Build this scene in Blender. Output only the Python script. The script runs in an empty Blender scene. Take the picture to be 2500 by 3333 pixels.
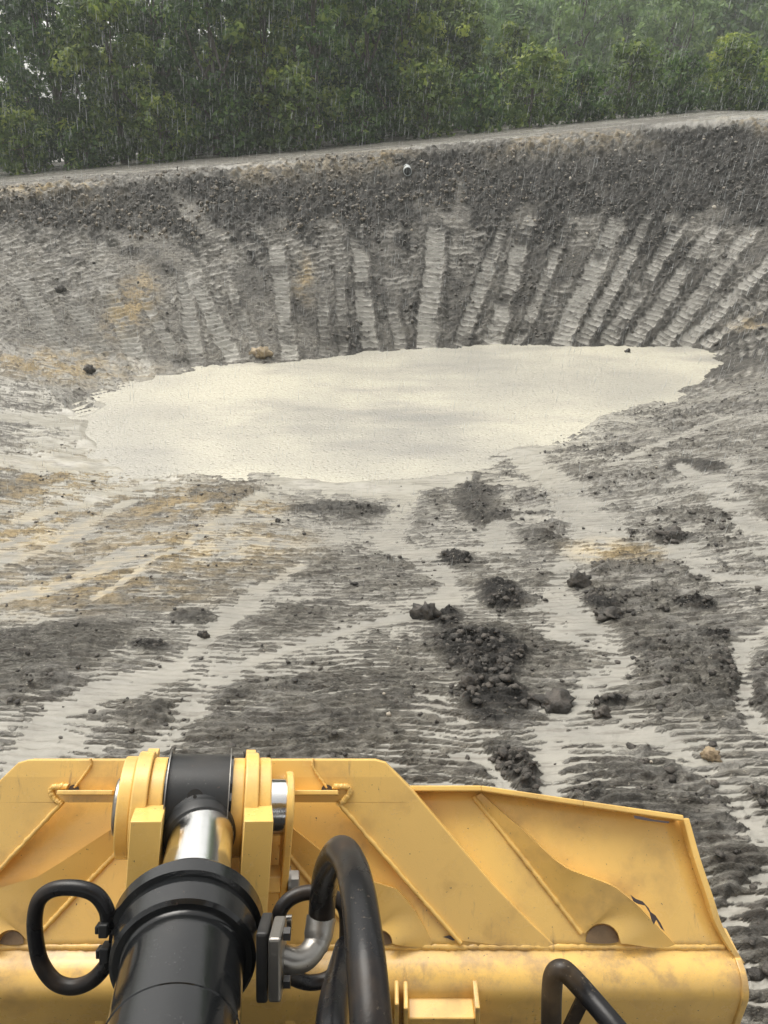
import bpy, bmesh, math, random
import numpy as np
from mathutils import Vector, Matrix

random.seed(7)
RNG = np.random.default_rng(7)
scene = bpy.context.scene
COL = scene.collection

# ------------------------------------------------------------------ camera, light, exposure
H = 3.2                                   # eye height over the ground under the blade
PITCH = math.radians(27.7)
FPX = 2504.0                              # focal length in photograph pixels (2500 x 3333)
cam_d = bpy.data.cameras.new("camera")
cam = bpy.data.objects.new("camera", cam_d)
COL.objects.link(cam)
cam.location = (0, 0, H)
cam.rotation_euler = (math.radians(90) - PITCH, 0, 0)
cam_d.sensor_fit = 'HORIZONTAL'
cam_d.sensor_width = 36.0
cam_d.lens = 36.0 * FPX / 2500.0
cam_d.clip_start = 0.05
cam_d.clip_end = 3000
scene.camera = cam

SUN_EL, SUN_AZ = math.radians(58), math.radians(-35)     # azimuth from +Y towards +X
world = bpy.data.worlds.new("World")
scene.world = world
world.use_nodes = True
wn = world.node_tree
wn.nodes.clear()
w_out = wn.nodes.new("ShaderNodeOutputWorld")
w_bg = wn.nodes.new("ShaderNodeBackground")
w_sky = wn.nodes.new("ShaderNodeTexSky")
w_sky.sky_type = 'NISHITA'
w_sky.sun_disc = False
w_sky.sun_elevation = SUN_EL
w_sky.sun_rotation = SUN_AZ
w_sky.air_density = 1.0
w_sky.dust_density = 4.0
w_hs = wn.nodes.new("ShaderNodeHueSaturation")
w_hs.inputs['Saturation'].default_value = 0.12
w_bg.inputs['Strength'].default_value = 0.15
wn.links.new(w_sky.outputs['Color'], w_hs.inputs['Color'])
w_tint = wn.nodes.new("ShaderNodeMix")           # the grey-cream of a rain sky
w_tint.data_type = 'RGBA'
w_tint.blend_type = 'MULTIPLY'
w_tint.inputs[0].default_value = 1.0
w_tint.inputs[7].default_value = (1.0, 0.972, 0.925, 1)
wn.links.new(w_hs.outputs['Color'], w_tint.inputs[6])
wn.links.new(w_tint.outputs[2], w_bg.inputs['Color'])
wn.links.new(w_bg.outputs['Background'], w_out.inputs['Surface'])

sun_d = bpy.data.lights.new("sun", 'SUN')
sun_d.energy = 1.2
sun_d.angle = math.radians(45)
sun_d.color = (1.0, 0.96, 0.88)
sun = bpy.data.objects.new("sun", sun_d)
COL.objects.link(sun)
sdir = Vector((math.sin(SUN_AZ) * math.cos(SUN_EL), math.cos(SUN_AZ) * math.cos(SUN_EL), math.sin(SUN_EL)))
sun.rotation_euler = sdir.to_track_quat('Z', 'Y').to_euler()

vs = scene.view_settings
vs.view_transform = 'Standard'
vs.look = 'None'
vs.gamma = 1.0
vs.use_curve_mapping = False
vs.exposure = 0.8
scene.cycles.use_denoising = True
scene.cycles.max_bounces = 8
scene.cycles.volume_bounces = 1
scene.cycles.transparent_max_bounces = 8

# ------------------------------------------------------------------ helpers
CP, SP = math.cos(PITCH), math.sin(PITCH)


def ray(u, v):
    r = (1666.5 - v) / FPX
    return np.array([(u - 1250.0) / FPX, CP + r * SP, -SP + r * CP])


def P(u, v, d):
    """point at depth d seen in photograph pixel (u, v)"""
    return np.array([0, 0, H]) + ray(u, v) * d


def link(o, parent=None):
    COL.objects.link(o)
    if parent is not None:
        o.parent = parent
    return o


def mesh_np(name, verts, faces, mat=None, parent=None, smooth=True):
    verts = np.asarray(verts, dtype=np.float32).reshape(-1, 3)
    me = bpy.data.meshes.new(name)
    if isinstance(faces, np.ndarray):
        n, k = faces.shape
        me.vertices.add(len(verts))
        me.vertices.foreach_set('co', verts.ravel())
        me.loops.add(n * k)
        me.loops.foreach_set('vertex_index', faces.astype(np.int32).ravel())
        me.polygons.add(n)
        me.polygons.foreach_set('loop_start', np.arange(0, n * k, k, dtype=np.int32))
        me.polygons.foreach_set('loop_total', np.full(n, k, dtype=np.int32))
        me.update(calc_edges=True)
    else:
        me.from_pydata([tuple(map(float, p)) for p in verts], [], [tuple(map(int, f)) for f in faces])
        me.update()
    me.validate()
    if smooth:
        me.polygons.foreach_set('use_smooth', np.ones(len(me.polygons), dtype=bool))
    o = bpy.data.objects.new(name, me)
    if mat is not None:
        for m in (mat if isinstance(mat, (list, tuple)) else [mat]):
            me.materials.append(m)
    link(o, parent)
    return o


def from_bm(name, bm, mat=None, parent=None, smooth_angle=None, bevel=0.0, segs=2):
    bmesh.ops.recalc_face_normals(bm, faces=bm.faces)
    me = bpy.data.meshes.new(name)
    bm.to_mesh(me)
    bm.free()
    if smooth_angle:
        me.polygons.foreach_set('use_smooth', np.ones(len(me.polygons), dtype=bool))
        me.set_sharp_from_angle(angle=math.radians(smooth_angle))
    o = bpy.data.objects.new(name, me)
    if mat is not None:
        for m in (mat if isinstance(mat, (list, tuple)) else [mat]):
            me.materials.append(m)
    link(o, parent)
    if bevel > 0:
        b = o.modifiers.new("bevel", 'BEVEL')
        b.width = bevel
        b.segments = segs
        b.limit_method = 'ANGLE'
        b.angle_limit = math.radians(35)
    return o


def tag(o, label=None, cat=None, group=None, kind=None):
    if label:
        o['label'] = label
    if cat:
        o['category'] = cat
    if group:
        o['group'] = group
    if kind:
        o['kind'] = kind
    return o


def spline(pts, n=10):
    """Catmull-Rom through rows of any width"""
    p = np.asarray(pts, float)
    p = np.vstack([2 * p[0] - p[1], p, 2 * p[-1] - p[-2]])
    out = []
    for i in range(1, len(p) - 2):
        for t in np.linspace(0, 1, n, endpoint=False):
            a, b, c, d = p[i - 1], p[i], p[i + 1], p[i + 2]
            out.append(0.5 * (2 * b + (c - a) * t + (2 * a - 5 * b + 4 * c - d) * t * t + (3 * b - a - 3 * c + d) * t ** 3))
    out.append(p[-2])
    return np.array(out)


def add_tube(bm, pts, rad, seg=14, caps=True):
    pts = np.asarray(pts, float)
    n = len(pts)
    rad = np.full(n, rad) if np.isscalar(rad) else np.asarray(rad, float)
    tang = np.gradient(pts, axis=0)
    tang /= np.linalg.norm(tang, axis=1)[:, None] + 1e-12
    a = np.array([0, 0, 1.0]) if abs(tang[0][2]) < 0.9 else np.array([1.0, 0, 0])
    nrm = np.cross(tang[0], a)
    nrm /= np.linalg.norm(nrm)
    rings = []
    for i in range(n):
        nrm = nrm - tang[i] * np.dot(nrm, tang[i])
        nrm /= np.linalg.norm(nrm)
        bi = np.cross(tang[i], nrm)
        ring = []
        for k in range(seg):
            t = 2 * math.pi * k / seg
            ring.append(bm.verts.new(pts[i] + rad[i] * (math.cos(t) * nrm + math.sin(t) * bi)))
        rings.append(ring)
    for i in range(n - 1):
        for k in range(seg):
            f = bm.faces.new((rings[i][k], rings[i][(k + 1) % seg], rings[i + 1][(k + 1) % seg], rings[i + 1][k]))
    if caps:
        bm.faces.new(rings[0][::-1])
        bm.faces.new(rings[-1])
    return bm


def add_lathe(bm, a, axis, prof, seg=48, caps=True):
    """prof: list of (distance along axis from a, radius)"""
    a = np.asarray(a, float)
    ax = np.asarray(axis, float)
    ax /= np.linalg.norm(ax)
    h = np.array([1.0, 0, 0]) if abs(ax[0]) < 0.9 else np.array([0, 0, 1.0])
    n1 = np.cross(ax, h)
    n1 /= np.linalg.norm(n1)
    n2 = np.cross(ax, n1)
    rings = []
    for s, r in prof:
        rings.append([bm.verts.new(a + ax * s + r * (math.cos(2 * math.pi * k / seg) * n1 + math.sin(2 * math.pi * k / seg) * n2)) for k in range(seg)])
    for i in range(len(rings) - 1):
        for k in range(seg):
            bm.faces.new((rings[i][k], rings[i][(k + 1) % seg], rings[i + 1][(k + 1) % seg], rings[i + 1][k]))
    if caps:
        bm.faces.new(rings[0][::-1])
        bm.faces.new(rings[-1])
    return bm


def add_prism(bm, poly, off):
    """closed polygon (3D points) extruded by vector off"""
    off = np.asarray(off, float)
    a = [bm.verts.new(p) for p in poly]
    b = [bm.verts.new(np.asarray(p) + off) for p in poly]
    bm.faces.new(a)
    bm.faces.new(b[::-1])
    n = len(a)
    for i in range(n):
        bm.faces.new((a[i], b[i], b[(i + 1) % n], a[(i + 1) % n]))
    return bm


def add_box(bm, c, ax, ay, az):
    """box from centre and three half-axis vectors"""
    c, ax, ay, az = (np.asarray(q, float) for q in (c, ax, ay, az))
    poly = [c - ax - ay - az, c + ax - ay - az, c + ax + ay - az, c - ax + ay - az]
    return add_prism(bm, poly, 2 * az)


# lattice noise -------------------------------------------------------------
def _tab(seed):
    return np.random.default_rng(seed).random((256, 256)).astype(np.float32)


_TABS = {}


def vnoise(x, y, seed=0):
    if seed not in _TABS:
        _TABS[seed] = _tab(seed)
    t = _TABS[seed]
    xi = np.floor(x).astype(np.int64)
    yi = np.floor(y).astype(np.int64)
    fx = x - xi
    fy = y - yi
    fx = fx * fx * fx * (fx * (fx * 6 - 15) + 10)
    fy = fy * fy * fy * (fy * (fy * 6 - 15) + 10)
    x0, x1, y0, y1 = xi & 255, (xi + 1) & 255, yi & 255, (yi + 1) & 255
    return (t[x0, y0] * (1 - fx) + t[x1, y0] * fx) * (1 - fy) + (t[x0, y1] * (1 - fx) + t[x1, y1] * fx) * fy


def fbm(x, y, oct=4, seed=0, gain=0.5):
    s = np.zeros_like(x, dtype=float)
    a, tot = 1.0, 0.0
    c, sn = math.cos(0.6), math.sin(0.6)
    for k in range(oct):
        s += a * vnoise(x, y, seed + k)
        tot += a
        a *= gain
        x, y = (c * x - sn * y) * 2.03 + 17.3, (sn * x + c * y) * 2.03 + 5.1
    return s / tot


def sstep(a, b, x):
    t = np.clip((x - a) / (b - a), 0, 1)
    return t * t * (3 - 2 * t)


# materials -----------------------------------------------------------------
def new_mat(name):
    m = bpy.data.materials.new(name)
    m.use_nodes = True
    nt = m.node_tree
    b = nt.nodes['Principled BSDF']
    return m, nt, b


def nd(nt, typ, **kw):
    n = nt.nodes.new(typ)
    for k, v in kw.items():
        if k.startswith('i_'):
            n.inputs[k[2:]].default_value = v
        else:
            setattr(n, k, v)
    return n


def mixc(nt, fac, a, b, blend='MIX'):
    n = nt.nodes.new('ShaderNodeMix')
    n.data_type = 'RGBA'
    n.blend_type = blend
    for s, v in (('Factor', fac), ('A', a), ('B', b)):
        i = {'Factor': 0, 'A': 6, 'B': 7}[s]
        if hasattr(v, 'is_output'):
            nt.links.new(v, n.inputs[i])
        else:
            n.inputs[i].default_value = v if s == 'Factor' else (*v, 1.0)
    return n.outputs[2]


def math_n(nt, op, a, b=None, clamp=False):
    n = nt.nodes.new('ShaderNodeMath')
    n.operation = op
    n.use_clamp = clamp
    for i, v in enumerate((a, b)):
        if v is None:
            continue
        if hasattr(v, 'is_output'):
            nt.links.new(v, n.inputs[i])
        else:
            n.inputs[i].default_value = v
    return n.outputs[0]


def noise_n(nt, scale, detail=4, rough=0.55, vec=None):
    n = nd(nt, 'ShaderNodeTexNoise')
    n.inputs['Scale'].default_value = scale
    n.inputs['Detail'].default_value = detail
    n.inputs['Roughness'].default_value = rough
    if vec is not None:
        nt.links.new(vec, n.inputs['Vector'])
    return n.outputs['Fac']


def ramp(nt, fac, a, b):
    n = nd(nt, 'ShaderNodeMapRange', clamp=True)
    n.interpolation_type = 'SMOOTHSTEP'
    n.inputs['From Min'].default_value = a
    n.inputs['From Max'].default_value = b
    nt.links.new(fac, n.inputs['Value'])
    return n.outputs['Result']


def geo_pos(nt):
    return nd(nt, 'ShaderNodeNewGeometry').outputs['Position']


def obj_pos(nt):
    return nd(nt, 'ShaderNodeTexCoord').outputs['Object']


def bump(nt, bsdf, height, strength=0.3, dist=0.01):
    n = nd(nt, 'ShaderNodeBump')
    n.inputs['Strength'].default_value = strength
    n.inputs['Distance'].default_value = dist
    nt.links.new(height, n.inputs['Height'])
    nt.links.new(n.outputs['Normal'], bsdf.inputs['Normal'])


def paint(name, col, rough=0.35, dirt=(0.22, 0.14, 0.07), dirt_amt=0.35, scuff=(0.5, 0.42, 0.34)):
    m, nt, b = new_mat(name)
    pos = geo_pos(nt)
    big = ramp(nt, noise_n(nt, 6, 5, 0.6, pos), 0.45, 0.8)
    fine = ramp(nt, noise_n(nt, 45, 6, 0.7, pos), 0.60, 0.72)
    c = mixc(nt, math_n(nt, 'MULTIPLY', big, dirt_amt), col, dirt)
    spot = math_n(nt, 'MULTIPLY', fine, ramp(nt, noise_n(nt, 4, 3, 0.6, pos), 0.52, 0.70))
    c = mixc(nt, math_n(nt, 'MULTIPLY', spot, 0.6), c, dirt)
    sc = math_n(nt, 'MULTIPLY', ramp(nt, noise_n(nt, 160, 3, .6, pos), .62, .72), ramp(nt, noise_n(nt, 7, 2, .5, pos), .50, .62))
    c = mixc(nt, math_n(nt, 'MULTIPLY', sc, .7), c, scuff)
    mp = nd(nt, 'ShaderNodeMapping')
    mp.inputs['Scale'].default_value = (38, 7, 7)
    mp.inputs['Rotation'].default_value = (.2, .1, .5)
    nt.links.new(pos, mp.inputs['Vector'])
    run = math_n(nt, 'MULTIPLY', ramp(nt, noise_n(nt, 1.0, 5, .7, mp.outputs['Vector']), .58, .74), ramp(nt, noise_n(nt, 3.3, 3, .6, pos), .46, .62))
    c = mixc(nt, math_n(nt, 'MULTIPLY', run, dirt_amt), c, (dirt[0] * .8, dirt[1] * .85, dirt[2] * 1.2))
    nick = ramp(nt, noise_n(nt, 95, 2, .5, pos), .735, .76)
    c = mixc(nt, math_n(nt, 'MULTIPLY', nick, min(1, dirt_amt * 1.5)), c, (.07, .05, .04))
    if name == 'yellow_paint':
        sz_ = nd(nt, 'ShaderNodeSeparateXYZ')
        nt.links.new(pos, sz_.inputs[0])
        led = math_n(nt, 'SUBTRACT', 1.0, ramp(nt, math_n(nt, 'ABSOLUTE', math_n(nt, 'SUBTRACT', sz_.outputs[2], H - 2.255)), .008, .05))
        led = math_n(nt, 'MULTIPLY', led, ramp(nt, noise_n(nt, 9, 6, .75, pos), .44, .66))
        c = mixc(nt, math_n(nt, 'MULTIPLY', led, .6), c, (.30, .20, .12))
    nt.links.new(c, b.inputs['Base Color'])
    r = math_n(nt, 'ADD', math_n(nt, 'MULTIPLY', big, 0.25), rough)
    nt.links.new(r, b.inputs['Roughness'])
    bump(nt, b, noise_n(nt, 220, 2, 0.5, pos), 0.12, 0.002)
    return m


M = {}
M['yellow'] = paint('yellow_paint', (0.79, 0.51, 0.150), 0.25, (0.33, 0.20, 0.085), 0.6, (.42, .30, .20))
M['black'] = paint('black_paint', (0.010, 0.011, 0.012), 0.09, (0.03, 0.028, 0.026), 0.3, (0.06, 0.06, 0.06))
M['black_eye'] = paint('worn_black_paint', (0.022, 0.023, 0.024), 0.33, (0.05, 0.045, 0.04), 0.6, (0.12, 0.12, 0.12))
M['rubber'] = paint('black_rubber', (0.008, 0.008, 0.009), 0.27, (0.16, 0.10, 0.05), 0.30, (0.10, 0.08, 0.06))
M['rail'] = paint('muddy_black_rail', (0.007, 0.007, 0.008), 0.32, (0.20, 0.13, 0.06), 0.55, (0.15, 0.12, 0.08))
M['steel'] = paint('wet_steel', (0.32, 0.31, 0.29), 0.28, (0.12, 0.09, 0.06), 0.5, (0.6, 0.6, 0.6))
M['steel'].node_tree.nodes['Principled BSDF'].inputs['Metallic'].default_value = 0.85
M['chrome'] = paint('chrome_rod', (0.74, 0.74, 0.73), 0.13, (0.30, 0.26, 0.22), 0.4, (0.35, 0.33, 0.3))
M['chrome'].node_tree.nodes['Principled BSDF'].inputs['Metallic'].default_value = 1.0
for k_ in ('rubber', 'rail', 'black_eye'):
    M[k_].node_tree.nodes['Principled BSDF'].inputs['Specular IOR Level'].default_value = .3
m, nt, b = new_mat('primer_and_hole_dark')
b.inputs['Base Color'].default_value = (0.055, 0.040, 0.038, 1)
b.inputs['Roughness'].default_value = 0.6
M['chip'] = m  # bare primer chips, and the painted shade inside the bolt holes
m, nt, b = new_mat('grease')
b.inputs['Base Color'].default_value = (0.010, 0.009, 0.008, 1)
b.inputs['Roughness'].default_value = 0.25
M['grease'] = m

# ------------------------------------------------------------------ terrain
Z_W = H - 5.67                            # pond level


def on_plane(u, v, z=Z_W):
    r = ray(u, v)
    return (np.array([0, 0, H]) + r * ((z - H) / r[2]))[:2]


POND_PX = [(420, 1262), (480, 1238), (600, 1215), (800, 1190), (900, 1188), (1050, 1165), (1250, 1142), (1400, 1135),
           (1700, 1125), (1950, 1128), (2200, 1132), (2300, 1145), (2330, 1172), (2310, 1222), (2200, 1285), (2050, 1332),
           (1900, 1392), (1750, 1442), (1640, 1475), (1560, 1512), (1450, 1548), (1150, 1580), (1000, 1570), (900, 1548),
           (780, 1538), (600, 1555), (480, 1566), (400, 1536), (345, 1500), (318, 1462), (270, 1424), (262, 1394), (300, 1350), (352, 1306)]
POND = np.array([on_plane(u, v) for u, v in POND_PX])
POND = spline(np.vstack([POND, POND[:1]]), 4)[:-1]


def seg_dist(X, Y, a, b):
    ax, ay = a
    dx, dy = b[0] - ax, b[1] - ay
    L = dx * dx + dy * dy + 1e-9
    t = np.clip(((X - ax) * dx + (Y - ay) * dy) / L, 0, 1)
    return np.hypot(X - ax - t * dx, Y - ay - t * dy), t


def poly_sd(X, Y, poly):
    d = np.full(X.shape, 1e9)
    ins = np.zeros(X.shape, bool)
    n = len(poly)
    for i in range(n):
        a, b = poly[i], poly[(i + 1) % n]
        d = np.minimum(d, seg_dist(X, Y, a, b)[0])
        c = ((a[1] > Y) != (b[1] > Y)) & (X < (b[0] - a[0]) * (Y - a[1]) / (b[1] - a[1] + 1e-12) + a[0])
        ins ^= c
    return np.where(ins, -d, d)


SL_A = np.radians([-180, -150, -110, -90, -70, -40, -15, 15, 45, 70, 90, 110, 130, 150, 170, 180])
SL_V = np.array([.17, .19, .245, .25, .25, .25, .29, .36, .425, .44, .445, .42, .32, .23, .18, .17])


def base(X, Y):
    """the smooth shape of the pit"""
    X = np.asarray(X, float)
    Y = np.asarray(Y, float)
    sd = poly_sd(X, Y, POND)
    ang = np.arctan2(Y - 16.0, X - 1.0)
    sl = np.interp(ang, SL_A, SL_V)
    soft = 1 - sstep(-.1, .45, np.sin(ang) - .25 * np.cos(ang) * (np.cos(ang) < 0) * -1)
    bowl = Z_W + np.where(sd > 0, sl * (sd - soft * .55 * (1 - np.exp(-np.maximum(sd, 0) / .6))), np.maximum(0.30 * sd, -0.35))
    plat = H - 1.33 + 0.077 * np.clip(X, -40, 14.5) + 0.012 * np.clip(Y - 30, 0, 15) * sstep(-6, 12, X)
    bowl = bowl + .16 * (fbm(X * 1.1, Y * 1.6, 3, 151) - .5) * np.exp(-np.clip(sd, 0, 9) / 2.0) * sstep(-.9, .1, sd)
    k = 0.35
    h = np.clip(0.5 + 0.5 * (plat - bowl) / k, 0, 1)
    z = plat * (1 - h) + bowl * h - k * h * (1 - h)
    # wooded hill far behind on the right
    hill = 26.0 * sstep(60, 190, Y) * sstep(-35, 25, X)
    return z + hill, sd, bowl - plat


def hit(u, v):
    """where the view ray through a photograph pixel meets the ground (for authoring the ground's features)"""
    r = ray(u, v)
    t = np.linspace(1.5, 46, 1800)
    p = np.array([0, 0, H])[:, None] + r[:, None] * t
    g = p[2] - base(p[0], p[1])[0]
    i = int(np.argmax(g < 0)) if (g < 0).any() else len(t) - 1
    return p[:, i], t[i]


K = 2500 / 1659.0


def world_line(px):
    out = []
    for u, v, w in px:
        p, t = hit(u * K, v * K)
        out.append((p[0], p[1], w * K / FPX * t * 0.5))
    return np.array(out)


STREAMS = [
    [(1130, 985, 80), (1200, 1040, 70), (1270, 1100, 100), (1300, 1160, 110), (1260, 1220, 100), (1215, 1290, 95), (1240, 1360, 100), (1330, 1430, 90), (1300, 1490, 120), (1230, 1560, 90), (1215, 1620, 70), (1190, 1700, 60)],
    [(1240, 1580, 50), (1340, 1585, 50), (1450, 1610, 45), (1530, 1660, 70), (1600, 1730, 80), (1680, 1800, 80)],
    [(1680, 1330, 50), (1600, 1390, 60), (1590, 1440, 40), (1620, 1520, 40), (1670, 1590, 60)],
    [(880, 1070, 70), (850, 1160, 70), (900, 1220, 100), (960, 1260, 80), (930, 1320, 60), (800, 1370, 45), (640, 1400, 40), (500, 1440, 50), (430, 1480, 80), (380, 1540, 80), (310, 1620, 80)],
    [(640, 1220, 40), (560, 1270, 50), (500, 1340, 60), (440, 1390, 70), (350, 1460, 90), (200, 1510, 110), (100, 1570, 110), (60, 1640, 80)],
    [(290, 1080, 40), (200, 1130, 50), (100, 1180, 50), (-30, 1240, 50)],
    [(560, 1070, 30), (450, 1140, 30), (340, 1210, 25), (200, 1290, 40)],
    [(1480, 1010, 50), (1560, 1080, 80), (1640, 1150, 70)],
    [(600, 1040, 60), (760, 1050, 90), (900, 1045, 90), (1000, 1030, 60)],
    [(1090, 1130, 40), (1070, 1180, 50), (1110, 1210, 40)],
    [(-40, 895, 70), (60, 905, 80), (130, 915, 80), (200, 925, 60)],
    [(880, 1500, 25), (950, 1500, 25)], [(960, 1545, 30), (1020, 1550, 25)], [(960, 1620, 50), (1050, 1630, 70), (1080, 1700, 50)],
    [(1480, 1180, 90), (1560, 1240, 80), (1660, 1260, 70)],
    [(-40, 990, 80), (120, 1000, 90), (260, 1010, 70)], [(-40, 1300, 80), (120, 1265, 90), (330, 1180, 70)], [(60, 1120, 50), (260, 1060, 50)],
    [(1330, 1000, 30), (1450, 950, 30), (1560, 900, 25)],
    [(1560, 2000, 60), (1620, 1950, 60), (1680, 1900, 80)],
]
# dry patches of mud: x, y, rx, ry, how far they stand above the run-off, how cloddy, how dark
PATCHES = [
    (620, 1540, 250, 90, .10, .15, .35), (800, 1500, 150, 60, .06, .3, .4),
    (1420, 1390, 100, 80, .09, .2, .35), (1480, 1480, 80, 90, .09, .3, .35), (1590, 1470, 35, 90, .10, .8, .6),
    (1360, 1680, 110, 60, .09, .2, .5), (1470, 1770, 120, 60, .09, .25, .5), (1610, 1880, 90, 70, .09, .3, .55), (1640, 2050, 90, 120, .09, .3, .5),
    (1060, 1400, 120, 60, .11, 1.0, .95), (1075, 1290, 60, 30, .14, 1.0, 1.0), (1090, 1490, 100, 70, .10, 1.0, .9), (980, 1340, 50, 25, .1, .9, .9),
    (100, 1400, 150, 75, .08, .3, .45), (60, 1500, 100, 50, .06, .4, .4), (740, 1105, 120, 22, .08, .6, .6), (1050, 1090, 55, 70, .07, .7, .6),
    (1500, 1010, 70, 22, .07, .9, .7), (1170, 1160, 45, 25, .07, .3, .4), (700, 1330, 160, 35, .05, .3, .3), (960, 1220, 60, 18, .1, 1.0, .8),
    (1120, 1640, 60, 70, .10, .9, .5), (420, 1330, 60, 25, .05, .6, .5), (330, 1560, 80, 40, .07, .5, .3), (490, 1060, 90, 35, .05, .5, .3),
    (300, 1410, 50, 14, .08, .9, .7), (1290, 1310, 45, 20, .10, .9, .9), (1480, 1300, 60, 14, .09, .9, .7), (1450, 1160, 50, 16, .08, .9, .6),
    (1080, 970, 50, 14, .10, .9, .7), (1340, 1520, 35, 14, .1, .9, .8), (1530, 1370, 50, 14, .08, .9, .7), (1530, 1230, 60, 20, .06, .8, .5),
]
CLAY = [(120, 1040, 170, 70), (400, 1085, 170, 50), (200, 1265, 260, 50), (130, 790, 170, 35), (285, 660, 55, 70), (60, 1150, 150, 50),
        (560, 1100, 80, 30), (660, 610, 25, 60), (1640, 690, 60, 20), (860, 340, 60, 14), (150, 420, 130, 25), (1340, 1190, 90, 30), (420, 1180, 220, 60)]
# tracks pressed into the far bank by the crawler: foot -> top (photograph pixels), width px, paleness
TRACKS = [
    ((470, 1216), (345, 925), 90, 1.0), ((590, 1200), (470, 960), 60, .5), ((640, 1190), (600, 900), 70, .5),
    ((755, 1165), (625, 890), 76, .9), ((850, 1165), (745, 930), 50, .3), ((942, 1163), (900, 806), 78, .9), ((1060, 1150), (1050, 960), 55, .3),
    ((1206, 1142), (1158, 740), 74, .9), ((1120, 1148), (1105, 860), 50, .3), ((1300, 1130), (1270, 960), 60, .3),
    ((1385, 1125), (1425, 735), 95, 1.0), ((1500, 1120), (1640, 735), 70, .6), ((1604, 1112), (1722, 715), 85, .9),
    ((1690, 1110), (1860, 700), 60, .5), ((1830, 1112), (2020, 690), 105, .8), ((1900, 1110), (2120, 690), 70, .6), ((1980, 1115), (2220, 720), 80, .55),
    ((2060, 1118), (2330, 730), 80, .55), ((2150, 1122), (2450, 740), 85, .6), ((2230, 1120), (2560, 800), 80, .6), ((2300, 1120), (2620, 900), 80, .6),
    ((2340, 1150), (2700, 1010), 80, .6), ((420, 1262), (220, 960), 90, .4), ((330, 1300), (60, 900), 100, .4), ((290, 1340), (-80, 1050), 100, .3),
]
TRACK_W = []
for (f, tp, w, pale) in TRACKS:
    a, ta = hit(*f)
    b_, tb = hit(*tp)
    TRACK_W.append((a[:2], b_[:2], w / FPX * 0.5 * (ta + tb) * 0.5 * (1.3 if f[0] < 1450 else 1.12), pale))
STREAM_W = [world_line(s) for s in STREAMS]


def ell_world(x, y, rx, ry):
    c, t = hit(x * K, y * K)
    n, _ = hit(x * K, (y + ry) * K)
    f, _ = hit(x * K, (y - ry) * K)
    return c[0], c[1], rx * K / FPX * t, max(0.1, 0.5 * (f[1] - n[1]))


PATCH_W = [(*ell_world(*p[:4]), *p[4:]) for p in PATCHES]
CLAY_W = [ell_world(*p) for p in CLAY]
WASH_W = ell_world(150, 1110, 420, 170)


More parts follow.
